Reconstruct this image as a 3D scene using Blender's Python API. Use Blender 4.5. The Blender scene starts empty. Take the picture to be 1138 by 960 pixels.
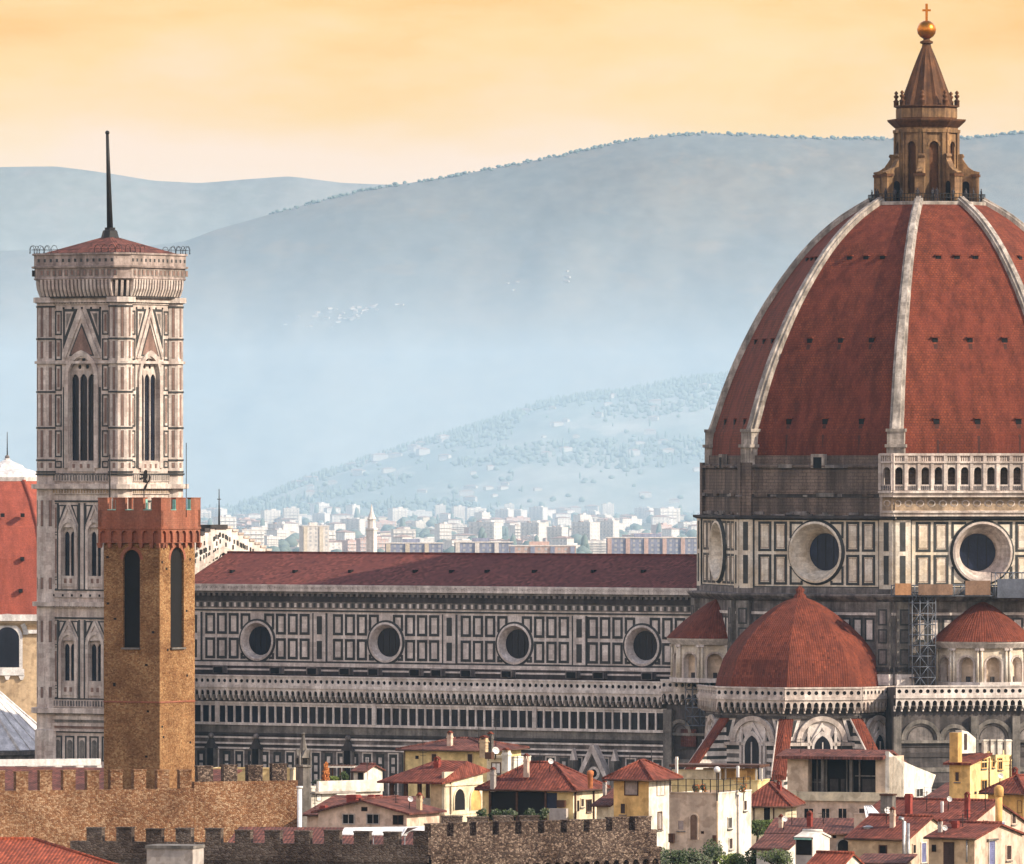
import bpy, bmesh, math, random
from mathutils import Vector, Matrix, noise
from mathutils.geometry import tessellate_polygon
rnd = random.Random(7)
C = bpy.context.scene.collection
SC = bpy.context.scene
R = math.radians
# ---------------------------------------------------------------- camera, sky, sun
F, HY, CX, H = 10200.0, 511.0, 569.0, 55.0        # focal length in photo pixels, horizon row, centre column, eye height
cam = bpy.data.cameras.new('camera'); camo = bpy.data.objects.new('camera', cam); C.objects.link(camo)
camo.location = (0, 0, H); camo.rotation_euler = (R(90), 0, 0)
cam.sensor_width = 36; cam.lens = 36*F/1138; cam.shift_y = (HY-480)/1138
cam.clip_start = 1; cam.clip_end = 60000
SC.camera = camo
SC.cycles.volume_bounces = 2
SUN_AZ, SUN_EL = R(68), R(31)                     # azimuth to the right of the direction back to the camera
sdir = Vector((math.sin(SUN_AZ)*math.cos(SUN_EL), -math.cos(SUN_AZ)*math.cos(SUN_EL), math.sin(SUN_EL)))
sun = bpy.data.lights.new('sun', 'SUN'); suno = bpy.data.objects.new('sun', sun); C.objects.link(suno)
sun.energy = 3.6; sun.angle = R(0.6); sun.color = (1.0, .86, .68)
suno.rotation_euler = sdir.to_track_quat('Z', 'Y').to_euler(); suno.location = (300, -200, 600)
SC.view_settings.view_transform = 'Standard'; SC.view_settings.look = 'None'
SC.view_settings.gamma = 1; SC.view_settings.use_curve_mapping = False
SC.view_settings.exposure = 1.05
w = bpy.data.worlds.new('World'); SC.world = w; w.use_nodes = True
nt = w.node_tree; N = nt.nodes; L = nt.links; N.clear()
def wn(t, **k):
    n = N.new(t)
    for a, b in k.items(): setattr(n, a, b)
    return n
out = wn('ShaderNodeOutputWorld'); bg = wn('ShaderNodeBackground'); bg.inputs[1].default_value = 1.0
L.new(bg.outputs[0], out.inputs[0])
sky = wn('ShaderNodeTexSky', sky_type='NISHITA', sun_disc=False, sun_elevation=SUN_EL, air_density=1.0, dust_density=0.7, ozone_density=1.0)
sky.sun_rotation = math.atan2(sdir.x, sdir.y)
sk = wn('ShaderNodeVectorMath', operation='SCALE'); sk.inputs[3].default_value = 0.15
L.new(sky.outputs[0], sk.inputs[0])
tc = wn('ShaderNodeTexCoord'); sx = wn('ShaderNodeSeparateXYZ'); L.new(tc.outputs['Generated'], sx.inputs[0])
# sunrise band: pale peach at the skyline, deepening to amber above it, soft streaks of cloud
mp = wn('ShaderNodeMapping'); mp.inputs['Scale'].default_value = (7, 7, 26); L.new(tc.outputs['Generated'], mp.inputs[0])
cn = wn('ShaderNodeTexNoise'); cn.inputs['Scale'].default_value = 2.2; cn.inputs['Detail'].default_value = 7; cn.inputs['Roughness'].default_value = .55
L.new(mp.outputs[0], cn.inputs['Vector'])
ca = wn('ShaderNodeMath', operation='MULTIPLY_ADD'); ca.inputs[1].default_value = 0.044; ca.inputs[2].default_value = -0.022
L.new(cn.outputs[0], ca.inputs[0])
zz = wn('ShaderNodeMath', operation='ADD'); L.new(sx.outputs[2], zz.inputs[0]); L.new(ca.outputs[0], zz.inputs[1])
mr = wn('ShaderNodeMapRange'); mr.inputs[1].default_value = 0.0; mr.inputs[2].default_value = 0.3; L.new(zz.outputs[0], mr.inputs[0])
rp = wn('ShaderNodeValToRGB'); L.new(mr.outputs[0], rp.inputs[0])
def ramp(r, pts):
    e = r.color_ramp.elements
    while len(e) > 1: e.remove(e[-1])
    e[0].position = pts[0][0]; e[0].color = (*pts[0][1], 1)
    for p, c in pts[1:]:
        q = e.new(p); q.color = (*c, 1)
SKY_RAMP = [(0, (.57, .42, .30)), (.105, (.57, .40, .26)), (.138, (.56, .34, .09)), (.160, (.56, .25, .0)), (.23, (.68, .36, .12)), (.5, (1.00, .83, .77)), (1, (.98, .90, .93))]
ramp(rp, SKY_RAMP)
# the amber band melts into the high blue sky above 15 degrees
mb_ = wn('ShaderNodeMapRange', interpolation_type='SMOOTHSTEP'); mb_.inputs[1].default_value = .25; mb_.inputs[2].default_value = .85
L.new(sx.outputs[2], mb_.inputs[0])
mx = wn('ShaderNodeMix', data_type='RGBA'); L.new(mb_.outputs[0], mx.inputs[0]); L.new(rp.outputs[0], mx.inputs[6]); L.new(sk.outputs[0], mx.inputs[7])
L.new(mx.outputs[2], bg.inputs[0])
mp2 = wn('ShaderNodeMapping'); mp2.inputs['Scale'].default_value = (9, 9, 30); mp2.inputs['Rotation'].default_value = (0, .05, 0); L.new(tc.outputs['Generated'], mp2.inputs[0])
c2n = wn('ShaderNodeTexNoise'); c2n.inputs['Scale'].default_value = 1.6; c2n.inputs['Detail'].default_value = 8; c2n.inputs['Roughness'].default_value = .6; c2n.inputs['Distortion'].default_value = .6
L.new(mp2.outputs[0], c2n.inputs['Vector'])
cm = wn('ShaderNodeMapRange'); cm.inputs[1].default_value = .46; cm.inputs[2].default_value = .66; cm.inputs[4].default_value = .7; L.new(c2n.outputs[0], cm.inputs[0])
cx = wn('ShaderNodeMix', data_type='RGBA'); L.new(cm.outputs[0], cx.inputs[0]); L.new(rp.outputs[0], cx.inputs[6]); cx.inputs[7].default_value = (.57, .39, .15, 1)
L.new(cx.outputs[2], mx.inputs[6])
# ---------------------------------------------------------------- helpers
def P(px, py, Y): return Vector(((px-CX)/F*Y, Y, H+(HY-py)/F*Y))
def ang(a): a = R(a); return Vector((math.sin(a), -math.cos(a), 0))     # outward direction, degrees to the right of straight at the camera
class Fr:                                                               # a vertical working plane: u to the right, z up, n outward
    def __init__(s, o, a):
        s.o = Vector((o[0], o[1], 0)); s.n = ang(a); s.u = Vector((-s.n.y, s.n.x, 0)); s.a = a
    def p(s, u, z, n=0): return s.o + s.u*u + s.n*n + Vector((0, 0, z))
    def uz(s, px, py, n=0):                                             # where the sight line of a photo pixel meets the plane
        d = Vector(((px-CX)/F, 1, (HY-py)/F)); q = s.o + s.n*n
        t = q.dot(s.n)/d.dot(s.n); h = d*t
        return (h-s.o).dot(s.u), H+h.z
    def U(s, px, n=0): return s.uz(px, HY, n)[0]
    def Z(s, px, py, n=0): return s.uz(px, py, n)[1]
class MB:
    def __init__(s): s.v = []; s.f = []; s.m = []; s.mats = []; s.sm = []
    def mi(s, m):
        if m not in s.mats: s.mats.append(m)
        return s.mats.index(m)
    def face(s, pts, m, smooth=False):
        b = len(s.v); s.v += [Vector(p) for p in pts]; s.f.append(tuple(range(b, b+len(pts)))); s.m.append(s.mi(m)); s.sm.append(smooth)
    def raw(s, vs, fs, m, smooth=False):
        b = len(s.v); s.v += [Vector(p) for p in vs]; k = s.mi(m)
        for f in fs: s.f.append(tuple(i+b for i in f)); s.m.append(k); s.sm.append(smooth)
    def hexa(s, p, m): s.raw(p, [(0,3,2,1),(4,5,6,7),(0,1,5,4),(1,2,6,5),(2,3,7,6),(3,0,4,7)], m)
    def box(s, fr, u0, u1, z0, z1, n0, n1, m):
        g = fr.p
        s.hexa([g(u0,z0,n1),g(u1,z0,n1),g(u1,z0,n0),g(u0,z0,n0),g(u0,z1,n1),g(u1,z1,n1),g(u1,z1,n0),g(u0,z1,n0)], m)
    def abox(s, c, d, m, a=0):                                          # free box: centre, full sizes
        fr = Fr((c[0], c[1]), a); s.box(fr, -d[0]/2, d[0]/2, c[2]-d[2]/2, c[2]+d[2]/2, -d[1]/2, d[1]/2, m)
    def frame(s, fr, u0, u1, z0, z1, t, n0, n1, m):                     # rectangular border
        s.box(fr, u0, u1, z0, z0+t, n0, n1, m); s.box(fr, u0, u1, z1-t, z1, n0, n1, m)
        s.box(fr, u0, u0+t, z0+t, z1-t, n0, n1, m); s.box(fr, u1-t, u1, z0+t, z1-t, n0, n1, m)
    def poly(s, fr, pts, n0, n1, m):                                    # extruded outline (u,z)
        k = len(pts); a = [fr.p(u, z, n1) for u, z in pts]; b = [fr.p(u, z, n0) for u, z in pts]
        s.face(a, m); s.face(b[::-1], m)
        for i in range(k): j = (i+1) % k; s.face([a[j], a[i], b[i], b[j]], m)
    def strip(s, fr, A, B, nA, nB, m, closed=False, smooth=False):      # band between two outlines
        k = len(A); vs = [fr.p(u, z, nA) for u, z in A]+[fr.p(u, z, nB) for u, z in B]
        fs = [(i, (i+1) % k, k+(i+1) % k, k+i) for i in range(k if closed else k-1)]
        s.raw(vs, fs, m, smooth)
    def holed(s, fr, outer, holes, n, depth, m, rm=None, pm=None):      # wall with real openings, their reveals and the panes behind
        polys = [[Vector((u, z, 0)) for u, z in q] for q in [outer]+holes]
        flat = [p for q in polys for p in q]
        tri = tessellate_polygon(polys)
        s.raw([fr.p(p.x, p.y, n) for p in flat], [tuple(t) for t in tri], m)
        for h in holes:
            s.strip(fr, h, h, n, n-depth, rm or m, True)
            if pm: s.face([fr.p(u, z, n-depth) for u, z in h], pm)
    def tube(s, pts, r, m, seg=6, smooth=True):
        pts = [Vector(p) for p in pts]; k = len(pts); rr = r if isinstance(r, (list, tuple)) else [r]*k
        vs = []
        for i, p in enumerate(pts):
            d = (pts[min(i+1, k-1)]-pts[max(i-1, 0)]).normalized()
            a = d.orthogonal().normalized() if abs(d.z) < .99 else Vector((1, 0, 0)); b = d.cross(a)
            vs += [p+(a*math.cos(2*math.pi*j/seg)+b*math.sin(2*math.pi*j/seg))*rr[i] for j in range(seg)]
        fs = [(i*seg+j, i*seg+(j+1) % seg, (i+1)*seg+(j+1) % seg, (i+1)*seg+j) for i in range(k-1) for j in range(seg)]
        fs += [tuple(range(seg))[::-1], tuple(range((k-1)*seg, k*seg))]
        s.raw(vs, fs, m, smooth)
    def ngon(s, c, prof, k, rot, m, a0=0, a1=360, smooth=False, cap=True):  # k-sided revolve of (r,z); rot = angle of a vertex
        full = abs(a1-a0-360) < 1e-6; n = k if full else k+1
        vs = []
        for r, z in prof:
            for j in range(n):
                d = ang(rot+a0+(a1-a0)*j/k); vs.append(Vector((c[0]+d.x*r, c[1]+d.y*r, z)))
        fs = []
        for i in range(len(prof)-1):
            for j in range(k):
                q = (j+1) % n; fs.append((i*n+j, i*n+q, (i+1)*n+q, (i+1)*n+j))
        if cap and full: fs += [tuple(range((len(prof)-1)*n, len(prof)*n))]
        s.raw(vs, fs, m, smooth)
    def ball(s, c, r, m, k=12):
        prof = [(max(1e-3, r*math.sin(math.pi*i/8)), c[2]-r*math.cos(math.pi*i/8)) for i in range(9)]
        s.ngon(c, prof, k, 0, m, smooth=True)
    def build(s, name, parent=None, label=None, loc=None):
        o = Vector(loc) if loc is not None else (parent_loc(parent) if parent else Vector((0, 0, 0)))
        me = bpy.data.meshes.new(name)
        me.from_pydata([tuple(p-o) for p in s.v], [], s.f)
        for m in s.mats: me.materials.append(M[m] if isinstance(m, str) else m)
        me.polygons.foreach_set('material_index', s.m); me.polygons.foreach_set('use_smooth', s.sm)
        uv = me.uv_layers.new(name='UVMap'); me.update()
        V = me.vertices; data = [0.0]*(2*len(me.loops))
        for p in me.polygons:
            n = p.normal
            if abs(n.z) > .995: t = Vector((1, 0, 0)); q = Vector((0, 1, 0))
            else:
                t = Vector((-n.y, n.x, 0)).normalized(); q = n.cross(t)
            for li in p.loop_indices:
                co = V[me.loops[li].vertex_index].co; data[2*li] = co.dot(t); data[2*li+1] = co.dot(q)
        uv.data.foreach_set('uv', data)
        ob = bpy.data.objects.new(name, me); C.objects.link(ob)
        if parent: ob.parent = parent
        else: ob.location = o
        if label: ob['label'] = label
        return ob
def parent_loc(o):
    v = Vector((0, 0, 0))
    while o: v += o.location; o = o.parent
    return v
def tag(o, label, cat, group=None, kind=None):
    if label: o['label'] = label
    if cat: o['category'] = cat
    if group: o['group'] = group
    if kind: o['kind'] = kind
    return o
def thing(name, label, cat, loc, group=None):
    o = bpy.data.objects.new(name, None); C.objects.link(o); o.location = loc; o.empty_display_size = .5
    return tag(o, label, cat, group)
def copy_tree(o, parent=None):
    c = o.copy(); C.objects.link(c); c.parent = parent
    for ch in list(o.children): copy_tree(ch, c)
    return c
# outlines in (u,z)
def rect(u0, u1, z0, z1): return [(u0, z0), (u1, z0), (u1, z1), (u0, z1)]
def circ(u, z, r, k=28, ru=None): return [(u+(ru or r)*math.cos(2*math.pi*i/k), z+r*math.sin(2*math.pi*i/k)) for i in range(k)]
def arch(u0, u1, z0, zs, k=8, pointed=0.0):                              # zs = springing height; pointed 0 round .. 1 steep
    w_ = (u1-u0)/2; c = (u0+u1)/2; pts = [(u0, z0), (u1, z0), (u1, zs)]
    if pointed <= 0:
        pts += [(c+w_*math.cos(math.pi*i/(2*k)), zs+w_*math.sin(math.pi*i/(2*k))) for i in range(1, 2*k)]
    else:
        r = w_*(1+pointed); e = math.acos((r-w_)/r)
        pts += [(c-(r-w_)+r*math.cos(e*i/k), zs+r*math.sin(e*i/k)) for i in range(1, k+1)]
        pts += [(c+(r-w_)-r*math.cos(e*i/k), zs+r*math.sin(e*i/k)) for i in range(k-1, 0, -1)]
    return pts+[(u0, zs)]
def arcband(u0, u1, zs, t, k=8, pointed=0.0):                            # outer and inner arc of an archivolt
    a = arch(u0, u1, zs-1, zs, k, pointed)[2:]; b = arch(u0+t, u1-t, zs-1, zs, k, pointed)[2:]
    return a, b
# ---------------------------------------------------------------- materials
M = {}
class NB:
    def __init__(s, name, rough=.85, spec=.25):
        s.m = bpy.data.materials.new(name); s.m.use_nodes = True; s.t = s.m.node_tree; s.b = s.t.nodes['Principled BSDF']
        s.b.inputs['Roughness'].default_value = rough; s.b.inputs['Specular IOR Level'].default_value = spec; M[name] = s.m
        s.co = s.t.nodes.new('ShaderNodeTexCoord')
    def n(s, t, inp={}, **k):
        q = s.t.nodes.new(t)
        for a, b in k.items(): setattr(q, a, b)
        for a, b in inp.items():
            if hasattr(b, 'links') or isinstance(b, bpy.types.NodeSocket): s.t.links.new(b, q.inputs[a])
            else: q.inputs[a].default_value = b
        return q
    def noise(s, scale, detail=5, vec=None, stretch=None, rough=.6, w=0):
        v = vec or s.co.outputs['Object']
        mp = s.n('ShaderNodeMapping', {0: v, 'Scale': stretch or (1, 1, 1), 'Location': (w, w*1.7, w*.6)})
        return s.n('ShaderNodeTexNoise', {'Vector': mp.outputs[0], 'Scale': scale, 'Detail': detail, 'Roughness': rough}).outputs[0]
    def ramp(s, fac, pts):
        r = s.n('ShaderNodeValToRGB', {0: fac}); ramp(r, pts); return r.outputs[0]
    def mix(s, f, a, b, mode='MIX'):
        q = s.n('ShaderNodeMix', {0: f}, data_type='RGBA', blend_type=mode)
        for i, x in ((6, a), (7, b)):
            if isinstance(x, bpy.types.NodeSocket): s.t.links.new(x, q.inputs[i])
            else: q.inputs[i].default_value = (*x[:3], 1)
        return q.outputs[2]
    def math(s, op, a, b=0.0, c=0.0):
        return s.n('ShaderNodeMath', {0: a, 1: b, 2: c}, operation=op).outputs[0]
    def out(s, col, bump=None, dist=.05, strength=.5):
        if isinstance(col, bpy.types.NodeSocket): s.t.links.new(col, s.b.inputs['Base Color'])
        else: s.b.inputs['Base Color'].default_value = (*col, 1)
        if bump is not None:
            q = s.n('ShaderNodeBump', {'Height': bump, 'Distance': dist, 'Strength': strength}); s.t.links.new(q.outputs[0], s.b.inputs['Normal'])
        return s.m
def sc(c, k): return tuple(min(1, x*k) for x in c)
def mottled(name, c, dark=.6, scale=.5, streak=.5, rough=.85, alt=None, fine=4.0, metal=0, lo=.38, hi=.62, cell=None, patchy=False):
    b = NB(name, rough)
    a = b.noise(scale, 6); f = b.ramp(a, [(lo, (0, 0, 0)), (hi, (1, 1, 1))])
    col = b.mix(f, sc(c, dark) if alt is None else alt, c)
    st = b.noise(1.1, 5, stretch=(1, 1, .07), w=3.1); g = b.ramp(st, [(.42, (1-streak,)*3), (.62, (1, 1, 1))])
    col = b.mix(1.0, col, g, 'MULTIPLY')
    if cell:                                                             # slab to slab variation of the cladding
        xy = b.n('ShaderNodeSeparateXYZ', {0: b.co.outputs['UV']})
        row = b.math('FLOOR', b.math('DIVIDE', xy.outputs[1], cell[1])); cx_ = b.math('FLOOR', b.math('ADD', b.math('DIVIDE', xy.outputs[0], cell[0]), b.math('MULTIPLY', row, .37)))
        wn_ = b.n('ShaderNodeTexWhiteNoise', {0: b.n('ShaderNodeCombineXYZ', {0: cx_, 1: row}).outputs[0]}, noise_dimensions='2D')
        col = b.mix(1.0, col, b.ramp(wn_.outputs[0], [(0, (1-cell[2], 1-cell[2]*1.1, 1-cell[2]*1.15)), (.5, (1, 1, 1)), (1, (1+cell[2]*.5,)*3)]), 'MULTIPLY')
    if patchy:                                                           # patched and rain-stained plaster
        pn = b.noise(.9, 3, w=21, rough=.45); col = b.mix(1.0, col, b.ramp(pn, [(.40, (.80, .78, .76)), (.44, (1, 1, 1)), (.60, (1, 1, 1)), (.63, (1.08, 1.07, 1.05))]), 'MULTIPLY')
    fi = b.noise(fine, 4, w=9); g2 = b.ramp(fi, [(.3, (.78,)*3), (.7, (1.12,)*3)])
    col = b.mix(1.0, col, g2, 'MULTIPLY'); b.b.inputs['Metallic'].default_value = metal
    return b.out(col, fi, .04, .4)
def tiles(name, c, alt, w=.32, h=.42, patch=.25, dark=.55, relief=1.0, var=(.58, 1.38)):
    b = NB(name, .9, .15); u = b.co.outputs['UV']; xy = b.n('ShaderNodeSeparateXYZ', {0: u})
    fx = b.math('DIVIDE', xy.outputs[0], w); fy = b.math('DIVIDE', xy.outputs[1], h)
    cell = b.n('ShaderNodeCombineXYZ', {0: b.math('FLOOR', fx), 1: b.math('FLOOR', fy)})
    wn_ = b.n('ShaderNodeTexWhiteNoise', {0: cell.outputs[0]}, noise_dimensions='2D')
    col = b.mix(wn_.outputs[0], sc(c, var[0]), sc(c, var[1]))
    pn = b.noise(patch, 6); pf = b.ramp(pn, [(.4, (0, 0, 0)), (.66, (1, 1, 1))]); col = b.mix(pf, col, alt)
    hue = b.ramp(b.math('FRACT', b.math('MULTIPLY', wn_.outputs[0], 7.31)), [(.0, (1.25, 1.2, 1.1)), (.08, (1, 1, 1)), (.9, (1, 1, 1)), (1, (.55, .6, .65))])
    col = b.mix(1.0, col, hue, 'MULTIPLY')
    st = b.noise(.9, 5, stretch=(1, 1, .12), w=5); col = b.mix(1.0, col, b.ramp(st, [(.36, (dark,)*3), (.56, (1, 1, 1))]), 'MULTIPLY')
    hx = b.math('ABSOLUTE', b.math('SUBTRACT', b.math('FRACT', fx), .5)); hy = b.math('FRACT', fy)
    hgt = b.math('ADD', b.math('MULTIPLY', hx, -1.2), b.math('MULTIPLY', hy, -.5))
    gap = b.ramp(hx, [(.36, (1, 1, 1)), (.5, (.5,)*3)]); col = b.mix(1.0, col, gap, 'MULTIPLY')
    return b.out(col, hgt, .09*relief, .8)
def bricks(name, c, c2, mortar, bw=.5, bh=.25, ms=.02, patch=.2, dark=.6, alt=None, bump=.03):
    b = NB(name, .9, .2)
    t = b.n('ShaderNodeTexBrick', {'Vector': b.co.outputs['UV'], 'Color1': (*c, 1), 'Color2': (*c2, 1), 'Mortar': (*mortar, 1), 'Scale': 1.0, 'Mortar Size': ms, 'Bias': 0.0, 'Brick Width': bw, 'Row Height': bh})
    col = t.outputs[0]
    pn = b.noise(patch, 7); col = b.mix(b.ramp(pn, [(.38, (.0,)*3), (.65, (.8,)*3)]), col, alt or sc(c, .6))
    st = b.noise(.8, 5, stretch=(1, 1, .1), w=2); col = b.mix(1.0, col, b.ramp(st, [(.36, (dark,)*3), (.6, (1.05,)*3)]), 'MULTIPLY')
    fi = b.noise(5, 4, w=4); col = b.mix(1.0, col, b.ramp(fi, [(.3, (.75,)*3), (.7, (1.18,)*3)]), 'MULTIPLY')
    return b.out(col, b.math('ADD', b.math('MULTIPLY', t.outputs[1], -1.0), fi), bump, .6)
def rubble(name, cols, size=.45, gap=.5, patch=.12, tint=(1, 1, 1), dark=.5):
    b = NB(name, .95, .1)
    v = b.n('ShaderNodeTexVoronoi', {'Vector': b.n('ShaderNodeMapping', {0: b.co.outputs['Object'], 'Scale': (1, 1, 1.5)}).outputs[0], 'Scale': 1/size, 'Randomness': .95})
    e = b.n('ShaderNodeTexVoronoi', {'Vector': b.n('ShaderNodeMapping', {0: b.co.outputs['Object'], 'Scale': (1, 1, 1.5)}).outputs[0], 'Scale': 1/size, 'Randomness': .95}, feature='DISTANCE_TO_EDGE')
    sp = b.n('ShaderNodeSeparateColor', {0: v.outputs['Color']})
    k = len(cols); col = b.ramp(sp.outputs[0], [(i/(k-1), q) for i, q in enumerate(cols)])
    ed = b.ramp(e.outputs['Distance'], [(0, (gap,)*3), (.10, (1, 1, 1))]); col = b.mix(1.0, col, ed, 'MULTIPLY')
    pn = b.noise(patch, 6); col = b.mix(1.0, col, b.ramp(pn, [(.36, (dark, dark*.92, dark*.9)), (.6, (1.08,)*3)]), 'MULTIPLY')
    return b.out(col, b.ramp(e.outputs['Distance'], [(0, (0,)*3), (.2, (1,)*3)]), .08, .7)
WH = (.64, .565, .505)
mottled('crown marble', (.42, .34, .30), .6, .45, .45, .7, alt=(.27, .21, .185), cell=(1.1, .62, .2))
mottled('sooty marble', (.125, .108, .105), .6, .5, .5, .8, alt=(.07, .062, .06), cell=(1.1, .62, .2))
mottled('white marble', WH, .62, .35, .36, .6, alt=(.50, .41, .36), cell=(1.1, .62, .2))
mottled('grey marble', (.74, .675, .62), .6, .4, .30, .7, alt=(.60, .53, .485), cell=(1.1, .62, .2))
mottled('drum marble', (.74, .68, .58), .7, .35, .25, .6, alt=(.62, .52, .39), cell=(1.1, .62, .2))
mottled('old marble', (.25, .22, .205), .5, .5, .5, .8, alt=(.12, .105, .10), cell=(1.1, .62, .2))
mottled('green marble', (.050, .052, .050), .7, .7, .3, .6)
mottled('pink marble', (.27, .165, .13), .7, .7, .3, .7)
mottled('rib marble', (.50, .44, .38), .5, .5, .5, .8, alt=(.30, .26, .22), cell=(1.1, .62, .2))
mottled('lantern marble', (.36, .21, .095), .5, .45, .6, .8, alt=(.20, .115, .06), cell=(1.1, .62, .2))
mottled('lantern dark', (.145, .06, .023), .6, .6, .4, .8)
mottled('dark stone', (.075, .065, .062), .6, .4, .4, .9)  # near-black stone for bands, ledges and the backs of recesses
bricks('bare masonry', (.165, .118, .094), (.20, .148, .115), (.08, .06, .05), 1.2, .42, .03, .22, .5, (.085, .066, .056), .05)
mottled('frieze marble', (.46, .34, .23), .5, .6, .3, .8)
mottled('grey stone', (.25, .225, .20), .5, .6, .4, .9)
mottled('gold', (.62, .22, .03), .7, .8, .1, .32, metal=.9)
mottled('iron', (.02, .018, .017), .7, 1, .2, .6)
mottled('dark glass', (.014, .016, .026), .6, .3, .2, .25)
mottled('blue glass', (.020, .030, .065), .6, .3, .3, .3)
mottled('void', (.008, .007, .007), .7, .5, 0, .9)
bricks('dome tile', (.185, .045, .019), (.13, .030, .014), (.085, .023, .014), .42, .34, .035, .16, .62, (.145, .032, .018), .04)
tiles('red roof', (.20, .056, .035), (.13, .040, .031))
tiles('nave roof tile', (.155, .048, .038), (.135, .042, .036), .4, .5, .18, .8, .3)
tiles('small dome tile', (.165, .042, .023), (.125, .033, .020), .3, .34, .3, .7, var=(.8, 1.2))
tiles('old roof', (.175, .062, .045), (.11, .045, .038), dark=.5)
tiles('bright roof', (.27, .068, .036), (.20, .052, .034), .3, .45)
tiles('orange roof', (.30, .070, .034), (.24, .056, .03), .27, .5, dark=.7)
bricks('medici brick', (.31, .075, .045), (.27, .065, .04), (.24, .07, .05), .8, .3, .02, .3, .75, (.25, .065, .045), .02)
rubble('tower stone', [(.17, .085, .038), (.265, .137, .06), (.33, .175, .077), (.40, .255, .125), (.23, .118, .052)], .17, .9, .3, dark=.66)
bricks('tower brick', (.28, .115, .075), (.225, .09, .06), (.22, .10, .06), .5, .2, .02, .4, .7, (.28, .09, .05), .02)
rubble('gold rubble', [(.155, .074, .040), (.23, .112, .055), (.275, .142, .072), (.42, .29, .18), (.18, .088, .046)], .19, .82, .16, dark=.5)
rubble('dark rubble', [(.07, .05, .04), (.12, .09, .07), (.16, .13, .11), (.09, .065, .05)], .3, .6, .2)
rubble('light rubble', [(.04, .027, .022), (.085, .057, .045), (.26, .195, .15), (.055, .04, .032), (.11, .075, .058)], .19, .65, .3, dark=.5)
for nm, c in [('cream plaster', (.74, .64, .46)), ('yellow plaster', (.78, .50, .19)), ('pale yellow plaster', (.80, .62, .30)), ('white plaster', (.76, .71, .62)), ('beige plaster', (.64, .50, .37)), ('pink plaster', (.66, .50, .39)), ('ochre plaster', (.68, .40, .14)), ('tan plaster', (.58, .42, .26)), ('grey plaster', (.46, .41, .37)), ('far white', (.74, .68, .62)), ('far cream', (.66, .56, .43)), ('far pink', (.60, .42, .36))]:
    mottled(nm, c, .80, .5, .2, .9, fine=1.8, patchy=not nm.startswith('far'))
mottled('wood', (.11, .05, .03), .6, 1, .3, .8); mottled('shutter', (.06, .035, .028), .7, 1, .2, .7); mottled('blue shutter', (.20, .21, .38), .7, 1, .2, .7)
mottled('grey shutter', (.40, .33, .30), .8, 1, .2, .8)
mottled('lead', (.74, .71, .68), .8, .5, .3, .6, alt=(.58, .55, .53)); mottled('white metal', (.80, .78, .75), .85, .5, .2, .5)
mottled('galvanised', (.42, .41, .41), .6, 2, .3, .35, metal=.5); mottled('scaffold steel', (.16, .18, .22), .7, 1, .2, .5)
mottled('scaffold net', (.10, .11, .14), .7, .5, .2, .9); mottled('board', (.38, .20, .10), .7, .4, .2, .9); mottled('tan board', (.22, .135, .09), .7, .4, .2, .9)
mottled('terracotta pot', (.50, .18, .07), .7, 2, .2, .9); mottled('red brick', (.30, .06, .045), .7, 1, .3, .9)
mottled('green enamel', (.25, .52, .44), .8, 1, .2, .5); mottled('skin and cloth', (.05, .045, .05), .6, 3, 0, .9)
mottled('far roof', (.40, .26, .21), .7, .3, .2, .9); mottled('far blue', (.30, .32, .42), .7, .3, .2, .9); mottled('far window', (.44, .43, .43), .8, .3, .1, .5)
def leafmat(name, a, c):
    b = NB(name, .8, .2); f = b.noise(1.6, 3); col = b.mix(b.ramp(f, [(.35, (0,)*3), (.65, (1,)*3)]), a, c); return b.out(col)
leafmat('leaf dark', (.020, .035, .012), (.05, .075, .022)); leafmat('leaf mid', (.04, .06, .018), (.09, .12, .035)); leafmat('leaf light', (.10, .14, .03), (.18, .21, .05)); leafmat('leaf grey', (.07, .085, .05), (.13, .14, .10))
leafmat('leaf rust', (.34, .10, .03), (.50, .2, .06)); mottled('bark', (.08, .055, .04), .6, 2, .3, .9)
mottled('villa wall', (.46, .42, .38), .8, .5, .1, .9)
mottled('dome stain', (.075, .026, .018), .7, .5, .2, .9)
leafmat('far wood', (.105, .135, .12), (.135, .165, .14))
def hillmat(name, wood, field, pale, fs, lo, hi, zlow=None):
    b = NB(name, .95, .1)
    a = b.noise(fs, 9, stretch=(1, .35, 1.6), rough=.68); c = b.noise(fs*2.3, 7, stretch=(1, .35, 2.2), w=4, rough=.7)
    col = b.mix(b.ramp(a, [(lo, (0,)*3), (hi, (1,)*3)]), wood, field)
    col = b.mix(b.ramp(c, [(.56, (0,)*3), (.62, (.6,)*3)]), col, pale)
    if zlow:                                                             # paler down the slope: low haze put into the land colour
        z = b.n('ShaderNodeSeparateXYZ', {0: b.co.outputs['Object']}).outputs[2]
        f_ = b.n('ShaderNodeMapRange', {0: b.math('ADD', z, b.math('MULTIPLY', a, 160.0)), 1: zlow[1], 2: zlow[0]}).outputs[0]
        col = b.mix(f_, col, zlow[2])
    f = b.noise(.03, 6, w=7, stretch=(1, .35, 1.6)); col = b.mix(1.0, col, b.ramp(f, [(.35, (.86,)*3), (.65, (1.08,)*3)]), 'MULTIPLY')
    b.out(col, f, 3.0, .2)
hillmat('heath', (.145, .145, .13), (.175, .155, .125), (.20, .165, .125), .0034, .40, .60, (20, 330, (.22, .23, .21)))
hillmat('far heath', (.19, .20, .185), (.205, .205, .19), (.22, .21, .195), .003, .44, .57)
hillmat('olive slope', (.16, .19, .17), (.27, .27, .23), (.36, .33, .28), .0035, .44, .58)
hillmat('plain soil', (.05, .06, .045), (.14, .13, .10), (.24, .21, .18), .01, .42, .6)
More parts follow.
